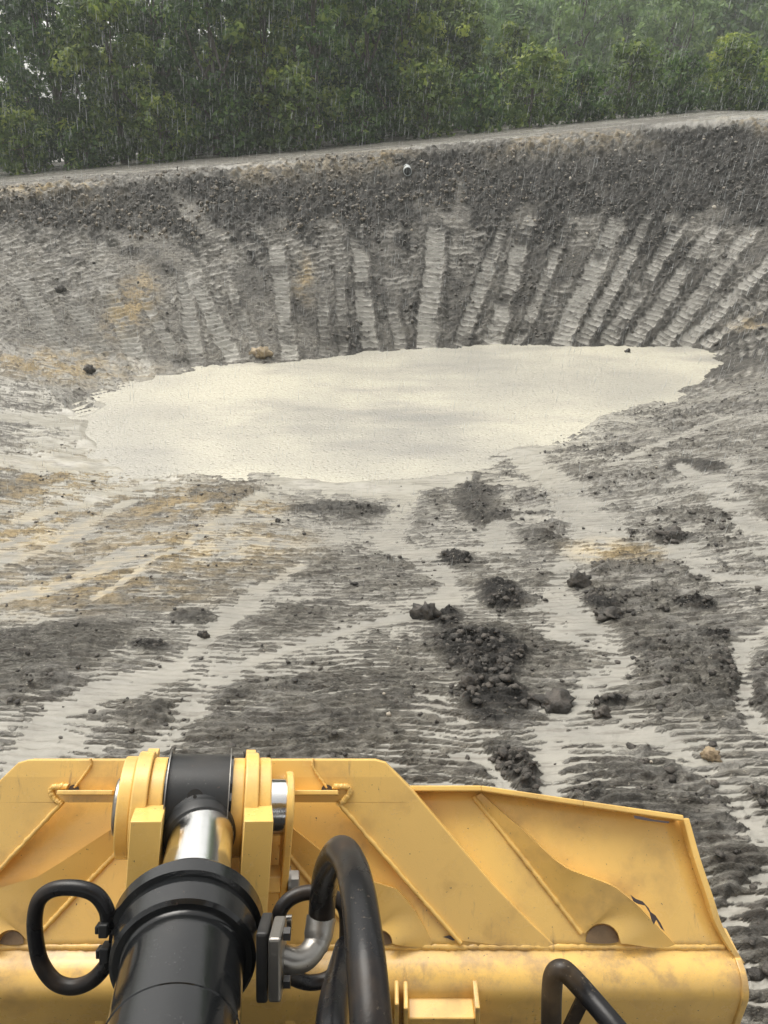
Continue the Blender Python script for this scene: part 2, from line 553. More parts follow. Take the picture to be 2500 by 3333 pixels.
def ground(X, Y, full=True):
    """height of the ground and what it is made of"""
    z0, sd, bp = base(X, Y)
    wx = X + 0.5 * (fbm(X * .9, Y * .9, 3, 11) - .5)
    wy = Y + 0.5 * (fbm(X * .9 + 40, Y * .9, 3, 21) - .5)
    far = sstep(-1.2, 1.2, Y - 20.0 + 0.10 * X)                              # 0 near slope, 1 far bank
    ang = np.arctan2(Y - 16.0, X - 1.0)
    bankm = sstep(0.05, 0.15, np.interp(ang, SL_A, SL_V) - 0.10) * sstep(0.1, .5, np.sin(ang) + .25)
    up = np.clip((z0 - Z_W) / 4.6, 0, 1.4)                                   # height up the bank
    pl = sstep(-0.5, 0.3, bp)                                               # 1 on the flat above the rim
    f1 = fbm(X * 1.3, Y * 1.3, 4, 31)
    f2 = fbm(X * 4.5, Y * 4.5, 4, 41)
    f3 = fbm(X * 13, Y * 13, 4, 51, .6)
    f4 = fbm(X * 30, Y * 30, 3, 61, .6)
    # grouser bars left across the near slope
    ph = (Y + 0.03 * X + 0.24 * (f1 - .5) + 0.05 * (f2 - .5)) / 0.118
    nearb = 1 - sstep(5.5, 8.5, Y)
    bars = (0.5 + 0.5 * np.sin(2 * np.pi * ph)) ** 0.9 * (1 - nearb) + nearb * (0.5 + 0.5 * np.sin(2 * np.pi * ph * 1.42)) ** 0.9
    barm = .35 + .65 * sstep(.36, .54, fbm(X * .55 + 9, Y * .4, 3, 71))
    streak = .65 * fbm(X * 2.2, Y * 8.0, 4, 81, .55) + .35 * fbm(X * 6.5, Y * 24.0, 3, 87, .6)
    lift = np.zeros_like(X)
    clod = 0.12 + 0 * X
    dark = 0.12 * np.ones_like(X)
    for (cx, cy, rx, ry, li, cl, dk) in PATCH_W:
        e = np.hypot((wx - cx) / rx, (wy - cy) / ry)
        m_ = 1 - sstep(.55, 1.25, e)
        lift = np.maximum(lift, m_ * li)
        clod = np.maximum(clod, m_ * cl)
        dark = np.maximum(dark, m_ * dk)
    chn = fbm(X * 1.25 + 3, Y * 2.3, 4, 211)
    churn = sstep(.555, .63, chn) * (.35 + .65 * sstep(-1.0, 2.0, X)) * .62 * (1 - bankm)
    clod = clod * (.55 + .45 * sstep(.40, .54, fbm(X * 2.4, Y * 3.6, 3, 221)))
    clod = np.maximum(clod, churn)
    dark = np.maximum(dark, .45 * churn)
    flow = np.zeros_like(X)
    for s in STREAM_W:
        for i in range(len(s) - 1):
            d, t = seg_dist(wx, wy, s[i, :2], s[i + 1, :2])
            w = s[i, 2] * (1 - t) + s[i + 1, 2] * t
            flow = np.maximum(flow, 1 - sstep(.25, 1.35, d / w))
    clay = np.zeros_like(X)
    for (cx, cy, rx, ry) in CLAY_W:
        e = np.hypot((wx - cx) / rx, (wy - cy) / ry)
        clay = np.maximum(clay, 1 - sstep(.1, 1.6, e))
    wash = 1 - sstep(.3, 1.2, np.hypot((wx - WASH_W[0]) / WASH_W[2], (wy - WASH_W[1]) / WASH_W[3]))
    clay = np.maximum(clay, .55 * wash)
    lumps = np.clip(f3 - .47, 0, 1) * 2.2 + np.clip(f4 - .5, 0, 1) * .8
    lift = lift * (1 - .8 * flow)
    D = 1.15 * (bars - .5) * barm * (.55 + .9 * fbm(X * 1.6, Y * 3.0, 2, 171)) + 2.6 * (streak - .5) + 1.0 * (f3 - .5) + .9 * (f2 - .5) + .5 * (f4 - .5)
    patch = sstep(.01, .06, lift)
    T = -.06 + 1.5 * (fbm(X * .8, Y * .8, 3, 91) - .5) + .95 * flow - .66 * patch * (1 - .75 * flow) - .8 * clod ** 2 * (1 - .75 * flow)
    T = T - 1.6 * sstep(13.5, 17.5, Y) * sstep(.06, .2, up)
    near_pond = 1 - sstep(0.0, 1.3, sd)
    T = T + .75 * near_pond * (1 - bankm)
    lumps2 = np.clip(fbm(X * 6.5, Y * 6.5, 3, 131) - .42, 0, 1)
    macro = .40 * lift * (.6 + .8 * (f2 - .3)) - .035 * flow + clod ** 1.6 * (.07 * lumps + .12 * lumps2) * (1 - .6 * flow)
    wet = sstep(-.10, .10, T - D - 1.2 * clod * lumps2) * (1 - bankm) * (1 - pl)
    hn = macro + (.042 - .014 * nearb) * np.where(T > D, T + .12 * (D - T), D)
    # ---- far bank
    gul = fbm(ang * 16, sd * .35, 3, 181)
    cl_up = sstep(.42, .60, up + .30 * (f1 - .5) + .55 * (gul - .5)) * (1 - .6 * pl)
    bb = (0.5 + 0.5 * np.sin(2 * np.pi * (sd + .3 * (f1 - .5)) / .215)) ** 2
    bbm = sstep(.42, .56, fbm(X * .6 + 3, Y * .5, 3, 121)) * (1 - sstep(.45, .62, up)) * sstep(0, .3, sd)
    hb = 0.10 * (f2 - .5) + 0.07 * (f3 - .5) + 0.05 * (f4 - .5) + .05 * (bb - .4) * bbm + cl_up * (0.32 * np.clip(fbm(X * 6, Y * 5, 4, 191, .65) - .42, 0, 1) + .12 * (f2 - .5))
    pale = .45 * bbm * (1 - bb) * sstep(.35, .6, f2)
    trk = np.zeros_like(X)
    line = np.zeros_like(X)
    for (a, b_, w, pa) in TRACK_W:
        dx, dy = b_ - a
        L = math.hypot(dx, dy)
        t = ((X - a[0]) * dx + (Y - a[1]) * dy) / L
        c = ((X - a[0]) * dy - (Y - a[1]) * dx) / L + .16 * (f1 - .5) + .16 * (f2 - .5) + .05 * (f3 - .5)
        ends = sstep(-.25, .1, t) * (1 - sstep(L - .5, L + .2, t + 1.2 * (f2 - .5)))
        ins = (1 - sstep(w * .42, w * .56, np.abs(c))) * ends
        edge = np.exp(-((np.abs(c) - w * .68) / (.16 * w)) ** 2) * ends
        bar = (0.5 + 0.5 * np.sin(2 * np.pi * (t + .25 * (f1 - .5)) / .215)) ** 2.2
        ht = -.05 + .085 * bar * (.5 + f2) + .05 * (f3 - .5)
        hb = hb * (1 - ins) + ins * ht
        hb = hb + .055 * edge * (.4 + 1.2 * f3)
        pale = np.maximum(pale * (1 - .6 * edge), ins * pa * sstep(.26, .50, fbm(X * 1.2, Y * 1.6, 3, 201) + .25 * (f2 - .5)) * 1.3 * (1 - .75 * bar))
        trk = np.maximum(trk, ins)
        line = np.maximum(line, ins * bar ** 2)
    bm_ = np.clip(bankm + sstep(.05, .3, trk) * (sd > 0), 0, 1) * (1 - pl)
    hh = hn * (1 - bm_) + hb * bm_
    hp = .05 * (f2 - .5) + .03 * (f3 - .5) + .03 * np.sin(2 * np.pi * (Y - .25 * X) / 1.1) * f1
    hh = hh * (1 - pl) + hp * pl
    rimc = np.exp(-((bp + .25) / .5) ** 2) * sstep(8, 20, Y)
    hh = hh + rimc * (.14 * (f2 - .5) + .30 * np.clip(fbm(X * 5, Y * 5, 3, 193) - .45, 0, 1))
    inp = sstep(0.05, -.25, sd)
    z = z0 + hh * (1 - inp)
    # ---- make-up
    dark_b = np.clip(.68 + .45 * cl_up + .45 * line + .6 * (gul - .5) + .7 * (f1 - .5) - .95 * pale - .25 * trk - .5 * (1 - sstep(.16, .3, np.interp(ang, SL_A, SL_V) - .1)), 0, 1)
    dk = dark * (1 - bm_) + dark_b * bm_
    dk = np.clip(dk * (.72 + .28 * clod ** 1.5 * (1 - bm_) + .28 * bm_) + .4 * clod ** 2 * lumps * (1 - bm_) + .24 * sstep(.1, .9, D - T) * (1 - bm_), 0, 1)
    dk = dk * (1 - pl) + .30 * pl
    rim_l = rimc * sstep(.35, .6, fbm(X * .5, Y * .5, 3, 101))
    dk = dk * (1 - .75 * rim_l)
    clay = np.clip(clay * 1.25 * sstep(.36, .62, .5 * streak + .5 * f2) * (1 - .5 * dk) + .55 * rim_l * sstep(.42, .6, f2), 0, 1)
    wetf = np.clip(wet * (1 - bm_) + .55 * pale * bm_ + pl * sstep(.5, .62, fbm(X * .25, Y * 1.6, 3, 111)) * .8, 0, 1)
    return z, wetf, clay, dk, np.clip(pale + .25 * trk, 0, 1), sd, clod


ys = np.concatenate([np.linspace(-14, 1.2, 24, endpoint=False), np.geomspace(1.2, 18.6, 720, endpoint=False),
                     np.linspace(18.6, 31.5, 430, endpoint=False), np.linspace(31.5, 44, 50, endpoint=False), np.geomspace(44, 420, 46)])
sx = np.concatenate([-np.geomspace(12, 1.92, 14), np.linspace(-1.9, -1, 130, endpoint=False), np.linspace(-1, 1, 820), np.linspace(1, 1.9, 131)[1:], np.geomspace(1.92, 12, 14)])
SX, YY = np.meshgrid(sx, ys)
XX = SX * (1.25 + 0.545 * np.clip(YY, 0, 70))
gz, g_wet, g_clay, g_dark, g_pale, g_sd, _ = ground(XX, YY)
nr, nc = XX.shape
idx = np.arange(nr * nc).reshape(nr, nc)
quads = np.stack([idx[:-1, :-1], idx[:-1, 1:], idx[1:, 1:], idx[1:, :-1]], -1).reshape(-1, 4)

m, nt, b = new_mat('wet_mud')
att = nd(nt, 'ShaderNodeVertexColor', layer_name='soil')
sep = nd(nt, 'ShaderNodeSeparateColor')
nt.links.new(att.outputs['Color'], sep.inputs['Color'])
wet_o, clay_o, dark_o, pale_o = sep.outputs[0], sep.outputs[1], sep.outputs[2], att.outputs['Alpha']
pos = geo_pos(nt)
n1 = noise_n(nt, 2.5, 5, .6, pos)
n2 = noise_n(nt, 14, 5, .65, pos)
n3 = noise_n(nt, 60, 4, .7, pos)
mud = mixc(nt, ramp(nt, n2, .35, .7), (0.150, 0.139, 0.116), (0.250, 0.234, 0.197))
mud = mixc(nt, ramp(nt, n1, .35, .75), mud, (0.150, 0.143, 0.130))
mud = mixc(nt, pale_o, mud, (0.49, 0.475, 0.435))
mud = mixc(nt, clay_o, mud, mixc(nt, ramp(nt, n2, .35, .7), (0.40, 0.31, 0.17), (0.31, 0.235, 0.125)))
drk = mixc(nt, ramp(nt, n3, .35, .7), (0.014, 0.0135, 0.0125), (0.042, 0.039, 0.035))
mud = mixc(nt, dark_o, mud, drk)
vor = nd(nt, 'ShaderNodeTexVoronoi')
vor.inputs['Scale'].default_value = 13
wv = nd(nt, 'ShaderNodeMix')
wv.data_type = 'VECTOR'
wv.inputs[0].default_value = .12
nw = nd(nt, 'ShaderNodeTexNoise')
nw.inputs['Scale'].default_value = 6
nt.links.new(pos, nw.inputs['Vector'])
nt.links.new(pos, wv.inputs[4])
nt.links.new(nw.outputs['Color'], wv.inputs[5])
nt.links.new(wv.outputs[1], vor.inputs['Vector'])
vs_ = nd(nt, 'ShaderNodeSeparateColor')
nt.links.new(vor.outputs['Color'], vs_.inputs['Color'])
cell = math_n(nt, 'MULTIPLY_ADD', vs_.outputs[0], 1.0)
cell.node.inputs[2].default_value = .50
grain = mixc(nt, 1.0, mud, mixc(nt, cell, (0, 0, 0), (1, 1, 1)), 'MULTIPLY')
mud = mixc(nt, math_n(nt, 'MULTIPLY', math_n(nt, 'SUBTRACT', 1.0, pale_o), .85), mud, grain)
smp = nd(nt, 'ShaderNodeMapping')
smp.inputs['Scale'].default_value = (3.2, 17, 6)
nt.links.new(pos, smp.inputs['Vector'])
fs = noise_n(nt, 1.0, 5, .65, smp.outputs['Vector'])
mud = mixc(nt, math_n(nt, 'MULTIPLY', ramp(nt, fs, .52, .62), .75), mud, (0.060, 0.053, 0.045))
smp2 = nd(nt, 'ShaderNodeMapping')
smp2.inputs['Scale'].default_value = (4.5, 21, 8)
smp2.inputs['Location'].default_value = (7, 3, 1)
nt.links.new(pos, smp2.inputs['Vector'])
fs2 = noise_n(nt, 1.0, 5, .7, smp2.outputs['Vector'])
riv_glint = math_n(nt, 'MULTIPLY', ramp(nt, fs2, .53, .62), math_n(nt, 'SUBTRACT', .85, dark_o, True))
riv_glint = math_n(nt, 'MULTIPLY', riv_glint, math_n(nt, 'SUBTRACT', 1.0, clay_o, True))
mud = mixc(nt, math_n(nt, 'MULTIPLY', riv_glint, .7), mud, (0.40, 0.385, 0.335))  # pale silty rivulets, with wet glints put into their colour
stone = math_n(nt, 'MULTIPLY', ramp(nt, noise_n(nt, 24, 2, .5, pos), .70, .74), .5)
mud = mixc(nt, stone, mud, (0.42, 0.38, 0.31))
wat = mixc(nt, ramp(nt, n1, .3, .7), (0.255, 0.247, 0.22), (0.315, 0.302, 0.265))
wat = mixc(nt, math_n(nt, 'MULTIPLY', clay_o, .8), wat, (0.50, 0.42, 0.28))
sepz = nd(nt, 'ShaderNodeSeparateXYZ')
nt.links.new(pos, sepz.inputs[0])
shore = math_n(nt, 'SUBTRACT', 1.0, ramp(nt, sepz.outputs[2], Z_W + .05, Z_W + .55))
wat = mixc(nt, math_n(nt, 'MULTIPLY', shore, .8), wat, (0.35, 0.335, 0.285))
wat = mixc(nt, math_n(nt, 'MULTIPLY', ramp(nt, fs, .50, .66), .55), wat, (0.15, 0.135, 0.115))
col = mixc(nt, wet_o, mud, wat)
nt.links.new(col, b.inputs['Base Color'])
rg = nd(nt, 'ShaderNodeMapRange', clamp=True)
rg.inputs['To Min'].default_value = .60
rg.inputs['To Max'].default_value = .13
nt.links.new(wet_o, rg.inputs['Value'])
nt.links.new(rg.outputs['Result'], b.inputs['Roughness'])
b.inputs['Specular IOR Level'].default_value = .22
bh = math_n(nt, 'ADD', math_n(nt, 'MULTIPLY', n2, .7), math_n(nt, 'MULTIPLY', n3, .5))
dry = math_n(nt, 'SUBTRACT', 1.0, math_n(nt, 'MULTIPLY', wet_o, .85))
bump(nt, b, math_n(nt, 'MULTIPLY', bh, dry), 0.8, 0.05)
M['mud'] = m

g = mesh_np('ground', np.stack([XX, YY, gz], -1), quads, M['mud'])
ca = g.data.color_attributes.new('soil', 'FLOAT_COLOR', 'POINT')
ca.data.foreach_set('color', np.stack([g_wet, g_clay, g_dark, g_pale], -1).astype(np.float32).ravel())
tag(g, 'rutted wet clay ground falling to a pond in a dug pit', 'ground', kind='structure')

# ------------------------------------------------------------------ pond
m, nt, b = new_mat('silty_water')
pos = geo_pos(nt)
c = mixc(nt, ramp(nt, noise_n(nt, .22, 3, .5, pos), .35, .65), (0.37, 0.355, 0.30), (0.54, 0.51, 0.405))
mp = nd(nt, 'ShaderNodeMapping')
mp.inputs['Scale'].default_value = (.16, .42, 1)
mp.inputs['Rotation'].default_value = (0, 0, .22)
nt.links.new(pos, mp.inputs['Vector'])
c = mixc(nt, ramp(nt, noise_n(nt, 1.0, 4, .6, mp.outputs['Vector']), .45, .70), c, (0.28, 0.272, 0.245))
spk = noise_n(nt, 16, 3, .7, pos)
c = mixc(nt, math_n(nt, 'MULTIPLY', ramp(nt, spk, .45, .7), .35), c, (0.27, 0.255, 0.215))
nt.links.new(c, b.inputs['Base Color'])
b.inputs['Roughness'].default_value = 0.2
vor = nd(nt, 'ShaderNodeTexVoronoi')
vor.inputs['Scale'].default_value = 9
nt.links.new(pos, vor.inputs['Vector'])
bump(nt, b, math_n(nt, 'ADD', ramp(nt, vor.outputs['Distance'], .0, .35), noise_n(nt, 22, 4, .6, pos)), .55, .03)
M['pond'] = m
nx, ny = 80, 60
lo, hi = POND.min(0) - 2.0, POND.max(0) + 2.0
PX, PY = np.meshgrid(np.linspace(lo[0], hi[0], nx), np.linspace(lo[1], hi[1], ny))
psd = poly_sd(PX, PY, POND)
pidx = np.arange(nx * ny).reshape(ny, nx)
pq = np.stack([pidx[:-1, :-1], pidx[:-1, 1:], pidx[1:, 1:], pidx[1:, :-1]], -1).reshape(-1, 4)
keep = psd.ravel()[pq].min(1) < 1.5
pond = mesh_np('pond_water', np.stack([PX, PY, np.full_like(PX, Z_W + .01)], -1), pq[keep], M['pond'])
tag(pond, 'cream coloured silty rain water standing in the bottom of the pit', 'water', kind='structure')

# ------------------------------------------------------------------ clods and stones
def lump_mesh(seed, sub=2):
    bm = bmesh.new()
    bmesh.ops.create_icosphere(bm, subdivisions=sub, radius=1)
    r = np.random.default_rng(seed)
    o = r.random(3) * 50
    v = np.array([q.co[:] for q in bm.verts])
    n = (fbm(v[:, 0] * 1.7 + o[0] + v[:, 2], v[:, 1] * 1.7 + o[1] - v[:, 2] * .7, 3, 200 + seed) - .5)
    n2_ = (fbm(v[:, 0] * 4.5 + o[2], v[:, 1] * 4.5 + v[:, 2] * 3, 2, 230 + seed) - .5)
    v = v * (1 + 1.5 * n + 1.0 * n2_)[:, None]
    f = np.array([[q.index for q in p.verts] for p in bm.faces])
    bm.free()
    return v, f


LUMPS1 = [lump_mesh(i, 1) for i in range(6)]
LUMPS2 = [lump_mesh(i + 10, 3) for i in range(4)]


def scatter(name, pts, size, mat, lumps, flat=.6):
    V, F, off = [], [], 0
    for i, p in enumerate(pts):
        v, f = lumps[i % len(lumps)]
        a = RNG.random() * 6.283
        s = size[i] * (0.7 + .6 * RNG.random(3)) * np.array([1, 1, flat])
        w = v * s
        w = np.stack([w[:, 0] * math.cos(a) - w[:, 1] * math.sin(a), w[:, 0] * math.sin(a) + w[:, 1] * math.cos(a), w[:, 2]], 1) + p
        V.append(w)
        F.append(f + off)
        off += len(v)
    return mesh_np(name, np.concatenate(V), np.concatenate(F), mat)


def soil_mat(name, a, b_, rough=.5):
    m, nt, bs = new_mat(name)
    pos = geo_pos(nt)
    c = mixc(nt, ramp(nt, noise_n(nt, 9, 4, .6, pos), .35, .65), a, b_)
    nt.links.new(c, bs.inputs['Base Color'])
    bs.inputs['Roughness'].default_value = rough
    bump(nt, bs, noise_n(nt, 50, 4, .7, pos), .7, .03)
    return m


M['clod'] = soil_mat('dark_clod', (0.030, 0.027, 0.023), (0.095, 0.083, 0.070))
M['bank_clod'] = soil_mat('bank_clod', (0.022, 0.020, 0.018), (0.15, 0.135, 0.112))
M['stone'] = soil_mat('pale_stone', (0.55, 0.50, 0.42), (0.36, 0.31, 0.24))

N = 120000
cx_ = (RNG.random(N) * 2 - 1)
cy_ = np.where(RNG.random(N) < .55, 2.0 + 17 * RNG.random(N) ** 1.4, 20 + 11.5 * RNG.random(N))
cx_ = cx_ * (1.0 + .53 * cy_)
zc, wc, clc, dc, pc, sdc, cdc = ground(cx_, cy_)
onbank = (cy_ > 20)
prob = np.where(onbank, .02 + .75 * np.clip(dc - .60, 0, 1), (.04 + .8 * cdc ** 3)) * (sdc > .25) * (1 - .9 * wc)
prob = prob * np.where(pc > .3, .15, 1)
pipe_at = hit(1325, 552)[0]
prob = prob * (np.hypot(cx_ - pipe_at[0], cy_ - pipe_at[1] + .3) > .6)
prob = prob * (1 + 1.5 * (fbm(cx_ * 1.2, cy_ * 1.2, 3, 161) > .55))
sel = RNG.random(N) < prob
pts = np.stack([cx_, cy_, zc], 1)[sel]
bk = onbank[sel]
sz = np.where(bk, .014 + .060 * RNG.random(len(pts)) ** 4, .008 + (.022 + .016 * cdc[sel] ** 2) * RNG.random(len(pts)) ** 2.5)
nb = ~bk
o = scatter('mud_clods', pts[nb] + np.stack([0 * sz[nb], 0 * sz[nb], .15 * sz[nb]], 1), sz[nb], M['clod'], LUMPS1)
tag(o, 'small dark crumbs of mud strewn over the wet near slope', 'mud clods', kind='stuff')
o = scatter('bank_rubble', pts[bk], sz[bk], M['bank_clod'], LUMPS1, .75)
tag(o, 'loose crumbled soil covering the upper far bank', 'soil clods', kind='stuff')
N = 14000
tx = RNG.random(N) * 21 - 16
ty = 24.5 + 6 * RNG.random(N)
tz, tw, tc_, td_, tp_, ts_, _ = ground(tx, ty)
bpv = base(tx, ty)[2]
tsel = (np.hypot(tx - pipe_at[0], ty - pipe_at[1] + .3) > .6) & (bpv < .1) & (bpv > -1.7 - .1 * np.clip(-tx, 0, 10)) & (RNG.random(N) < .36 * sstep(.42, .62, fbm(tx * .45, ty * .7, 3, 241) + .012 * np.clip(-tx, -8, 12)))
M['tan'] = soil_mat('tan_clod', (0.075, 0.063, 0.047), (0.25, 0.21, 0.155))
o = scatter('tan_rubble', np.stack([tx, ty, tz + .02], 1)[tsel], .016 + .075 * RNG.random(tsel.sum()) ** 4, M['tan'], LUMPS1, .8)
tag(o, 'brown and tan stony rubble along the upper left of the far bank', 'rubble', kind='stuff')
N = 2600
sx_ = (RNG.random(N) * 2 - 1)
sy_ = np.where(RNG.random(N) < .2, 2.2 + 16 * RNG.random(N), 23 + 7.5 * RNG.random(N) ** .6)
sx_ = sx_ * (.8 + .52 * sy_)
zs, ws, cs_, ds, ps, sds, _ = ground(sx_, sy_)
ok = (RNG.random(N) < np.where(sy_ > 20, .08 + .3 * (fbm(sx_ * .4, sy_ * .4, 2, 140) > .55), .10)) & (ws < .3) & (sds > .5)
ssz = np.where(sy_[ok] > 20, .018 + .05 * RNG.random(ok.sum()) ** 3, .006 + .012 * RNG.random(ok.sum()) ** 2)
o = scatter('pale_stones', np.stack([sx_, sy_, zs + .012], 1)[ok], ssz, M['stone'], LUMPS1, .8)
tag(o, 'small pale limestone chips scattered in the dark soil', 'stones', kind='stuff')

CLODS = [  # single lumps one can point to: photograph pixel, width px, height ratio, label
    (292, 1212, 30, 1.0, 'dark upright clod standing alone on the left shore near the pond', 'clod'),
    (1885, 1905, 62, .8, 'rounded dark clod topping the mud island right of the main rill'),
    (1985, 2012, 80, .5, 'low dark clod in the run-off just right of the big heap', ),
    (1800, 2295, 100, .5, 'flat dark clod at the point of the right hand mud tongue'),
    (1385, 2015, 70, 1.0, 'dark clod beside the top of the black clod heap'),
    (1530, 2245, 60, .8, 'black clod on the lower side of the clod heap'),
    (1960, 2330, 50, .9, 'grey brown clod lying in the rill near the right hand mud tongue'),
    (2180, 1752, 70, .6, 'dark clod on the wet slope right of the pale rill'),
    (663, 2073, 30, 1.0, 'small round dark clod in the left rill'),
    (905, 1703, 16, 1.0, 'tiny black clod alone on the pale wet slope left of the middle'),
    (2040, 1168, 16, 1.0, 'small dark clod poking out of the pond near its far right shore'),
    (195, 948, 28, .8, 'dark clod high on the tracked left slope'),
    (850, 1162, 55, .7, 'pale yellow boulder of clay at the far shore of the pond'),
    (2310, 2470, 50, .6, 'tan lump of clay beside the right hand rill'),
]
M['clay_lump'] = soil_mat('clay_lump', (0.42, 0.33, 0.20), (0.28, 0.21, 0.13))
for i, cdef in enumerate(CLODS):
    u, v, w, hr, lab = cdef[:5]
    p, t = hit(u, v)
    r_ = .5 * w / FPX * t
    vv, ff = LUMPS2[i % 4]
    gz_ = float(ground(np.array([p[0]]), np.array([p[1]]))[0][0])
    is_clay = 'clay' in lab
    o = mesh_np('clay_lump' if is_clay else 'mud_clod', vv * [r_, r_ * .9, r_ * hr], ff, M['clay_lump'] if is_clay else M['clod'])
    o.location = (p[0], p[1], max(gz_, Z_W) + r_ * hr * .45)
    tag(o, lab, 'clod', 'single lumps of mud on the slopes')

# ------------------------------------------------------------------ drain pipe in the far bank
m, nt, b = new_mat('pvc_pipe')
b.inputs['Base Color'].default_value = (0.42, 0.45, 0.45, 1)
b.inputs['Roughness'].default_value = .35
M['pvc'] = m
m, nt, b = new_mat('pipe_bore')
b.inputs['Base Color'].default_value = (0.03, 0.035, 0.04, 1)
b.inputs['Roughness'].default_value = .6
M['bore'] = m
pp, pt = hit(1325, 552)
pr = 13.5 / FPX * pt
pax = np.array([0.02, -.99, -.06])
bm = bmesh.new()
add_lathe(bm, pp - pax * .5, pax, [(0, pr), (.96, pr), (.965, pr * .98), (.965, pr * .89), (.955, pr * .88), (.02, pr * .88)], 40, caps=False)
pipe = from_bm('drain_pipe', bm, M['pvc'], None, 40)
tag(pipe, 'short white plastic drain pipe sticking out near the top of the far bank', 'pipe')
bm = bmesh.new()
add_lathe(bm, pp - pax * .5, pax, [(.80, pr * .875), (.81, .0005)], 40, caps=False)
from_bm('bore', bm, M['bore'], pipe)

# ------------------------------------------------------------------ trees
def leaf_mat(name, cols, tr):
    m, nt, bs = new_mat(name)
    at = nd(nt, 'ShaderNodeVertexColor', layer_name='tone')
    oi = nd(nt, 'ShaderNodeObjectInfo')
    sp_ = nd(nt, 'ShaderNodeSeparateColor')
    nt.links.new(at.outputs['Color'], sp_.inputs['Color'])
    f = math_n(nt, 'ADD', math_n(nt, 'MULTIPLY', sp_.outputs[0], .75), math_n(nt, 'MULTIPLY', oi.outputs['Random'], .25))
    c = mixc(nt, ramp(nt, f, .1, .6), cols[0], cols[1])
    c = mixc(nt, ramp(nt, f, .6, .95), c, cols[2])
    nt.links.new(c, bs.inputs['Base Color'])
    bs.inputs['Roughness'].default_value = .6
    bs.inputs['Specular IOR Level'].default_value = .25
    tl = nd(nt, 'ShaderNodeBsdfTranslucent')
    nt.links.new(c, tl.inputs['Color'])
    mx = nd(nt, 'ShaderNodeMixShader')
    mx.inputs[0].default_value = tr + .12
    nt.links.new(bs.outputs[0], mx.inputs[1])
    nt.links.new(tl.outputs[0], mx.inputs[2])
    nt.links.new(mx.outputs[0], nt.nodes['Material Output'].inputs['Surface'])
    return m


M['leaf_dark'] = leaf_mat('dark_foliage', [(0.026, 0.056, 0.018), (0.088, 0.165, 0.040), (0.26, 0.34, 0.075)], .3)
M['leaf_olive'] = leaf_mat('olive_foliage', [(0.034, 0.062, 0.016), (0.125, 0.190, 0.040), (0.32, 0.38, 0.075)], .3)
M['leaf_light'] = leaf_mat('yellow_green_foliage', [(0.09, 0.14, 0.022), (0.26, 0.33, 0.05), (0.46, 0.50, 0.09)], .32)
M['leaf_hazed'] = leaf_mat('haze_paled_foliage', [(0.09, 0.16, 0.055), (0.19, 0.29, 0.09), (0.28, 0.38, 0.12)], .3)  # paler than the near leaves: part of the hill's haze put into colour
m, nt, b = new_mat('bark')
pos = obj_pos(nt)
nt.links.new(mixc(nt, noise_n(nt, 12, 4, .6, pos), (0.05, 0.04, 0.03), (0.11, 0.095, 0.075)), b.inputs['Base Color'])
b.inputs['Roughness'].default_value = .85
M['bark'] = m


def leaf_cloud(r, centers, radii, per, size, tones):
    """leaf faces spread through clumps"""
    V, T = [], []
    for c, R, tn in zip(centers, radii, tones):
        n = max(6, int(per * R * R))
        d = r.normal(size=(n, 3))
        d /= np.linalg.norm(d, axis=1)[:, None]
        rad = R * (0.55 + .5 * r.random(n))
        q = c + d * rad[:, None] * np.array([1.15, 1.15, .75])
        nrm = 1.1 * d + .55 * r.normal(size=(n, 3)) + np.array([0, 0, .6])
        nrm /= np.linalg.norm(nrm, axis=1)[:, None]
        a = np.cross(nrm, r.normal(size=(n, 3)))
        a /= np.linalg.norm(a, axis=1)[:, None] + 1e-9
        b_ = np.cross(nrm, a)
        s = size * (.6 + .9 * r.random(n))[:, None]
        a, b_ = a * s, b_ * s * .5
        V.append(np.stack([q - a, q - b_ * .9, q + a, q + b_], 1).reshape(-1, 3))
        T.append(np.repeat(np.clip(tn + .18 * r.normal(size=n), 0, 1), 4))
    V = np.concatenate(V)
    T = np.concatenate(T)
    F = np.arange(len(V)).reshape(-1, 4)
    return V, F, T


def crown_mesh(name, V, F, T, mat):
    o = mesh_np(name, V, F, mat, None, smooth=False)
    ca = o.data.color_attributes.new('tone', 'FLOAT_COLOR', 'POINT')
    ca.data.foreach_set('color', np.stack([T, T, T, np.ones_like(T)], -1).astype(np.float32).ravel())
    return o


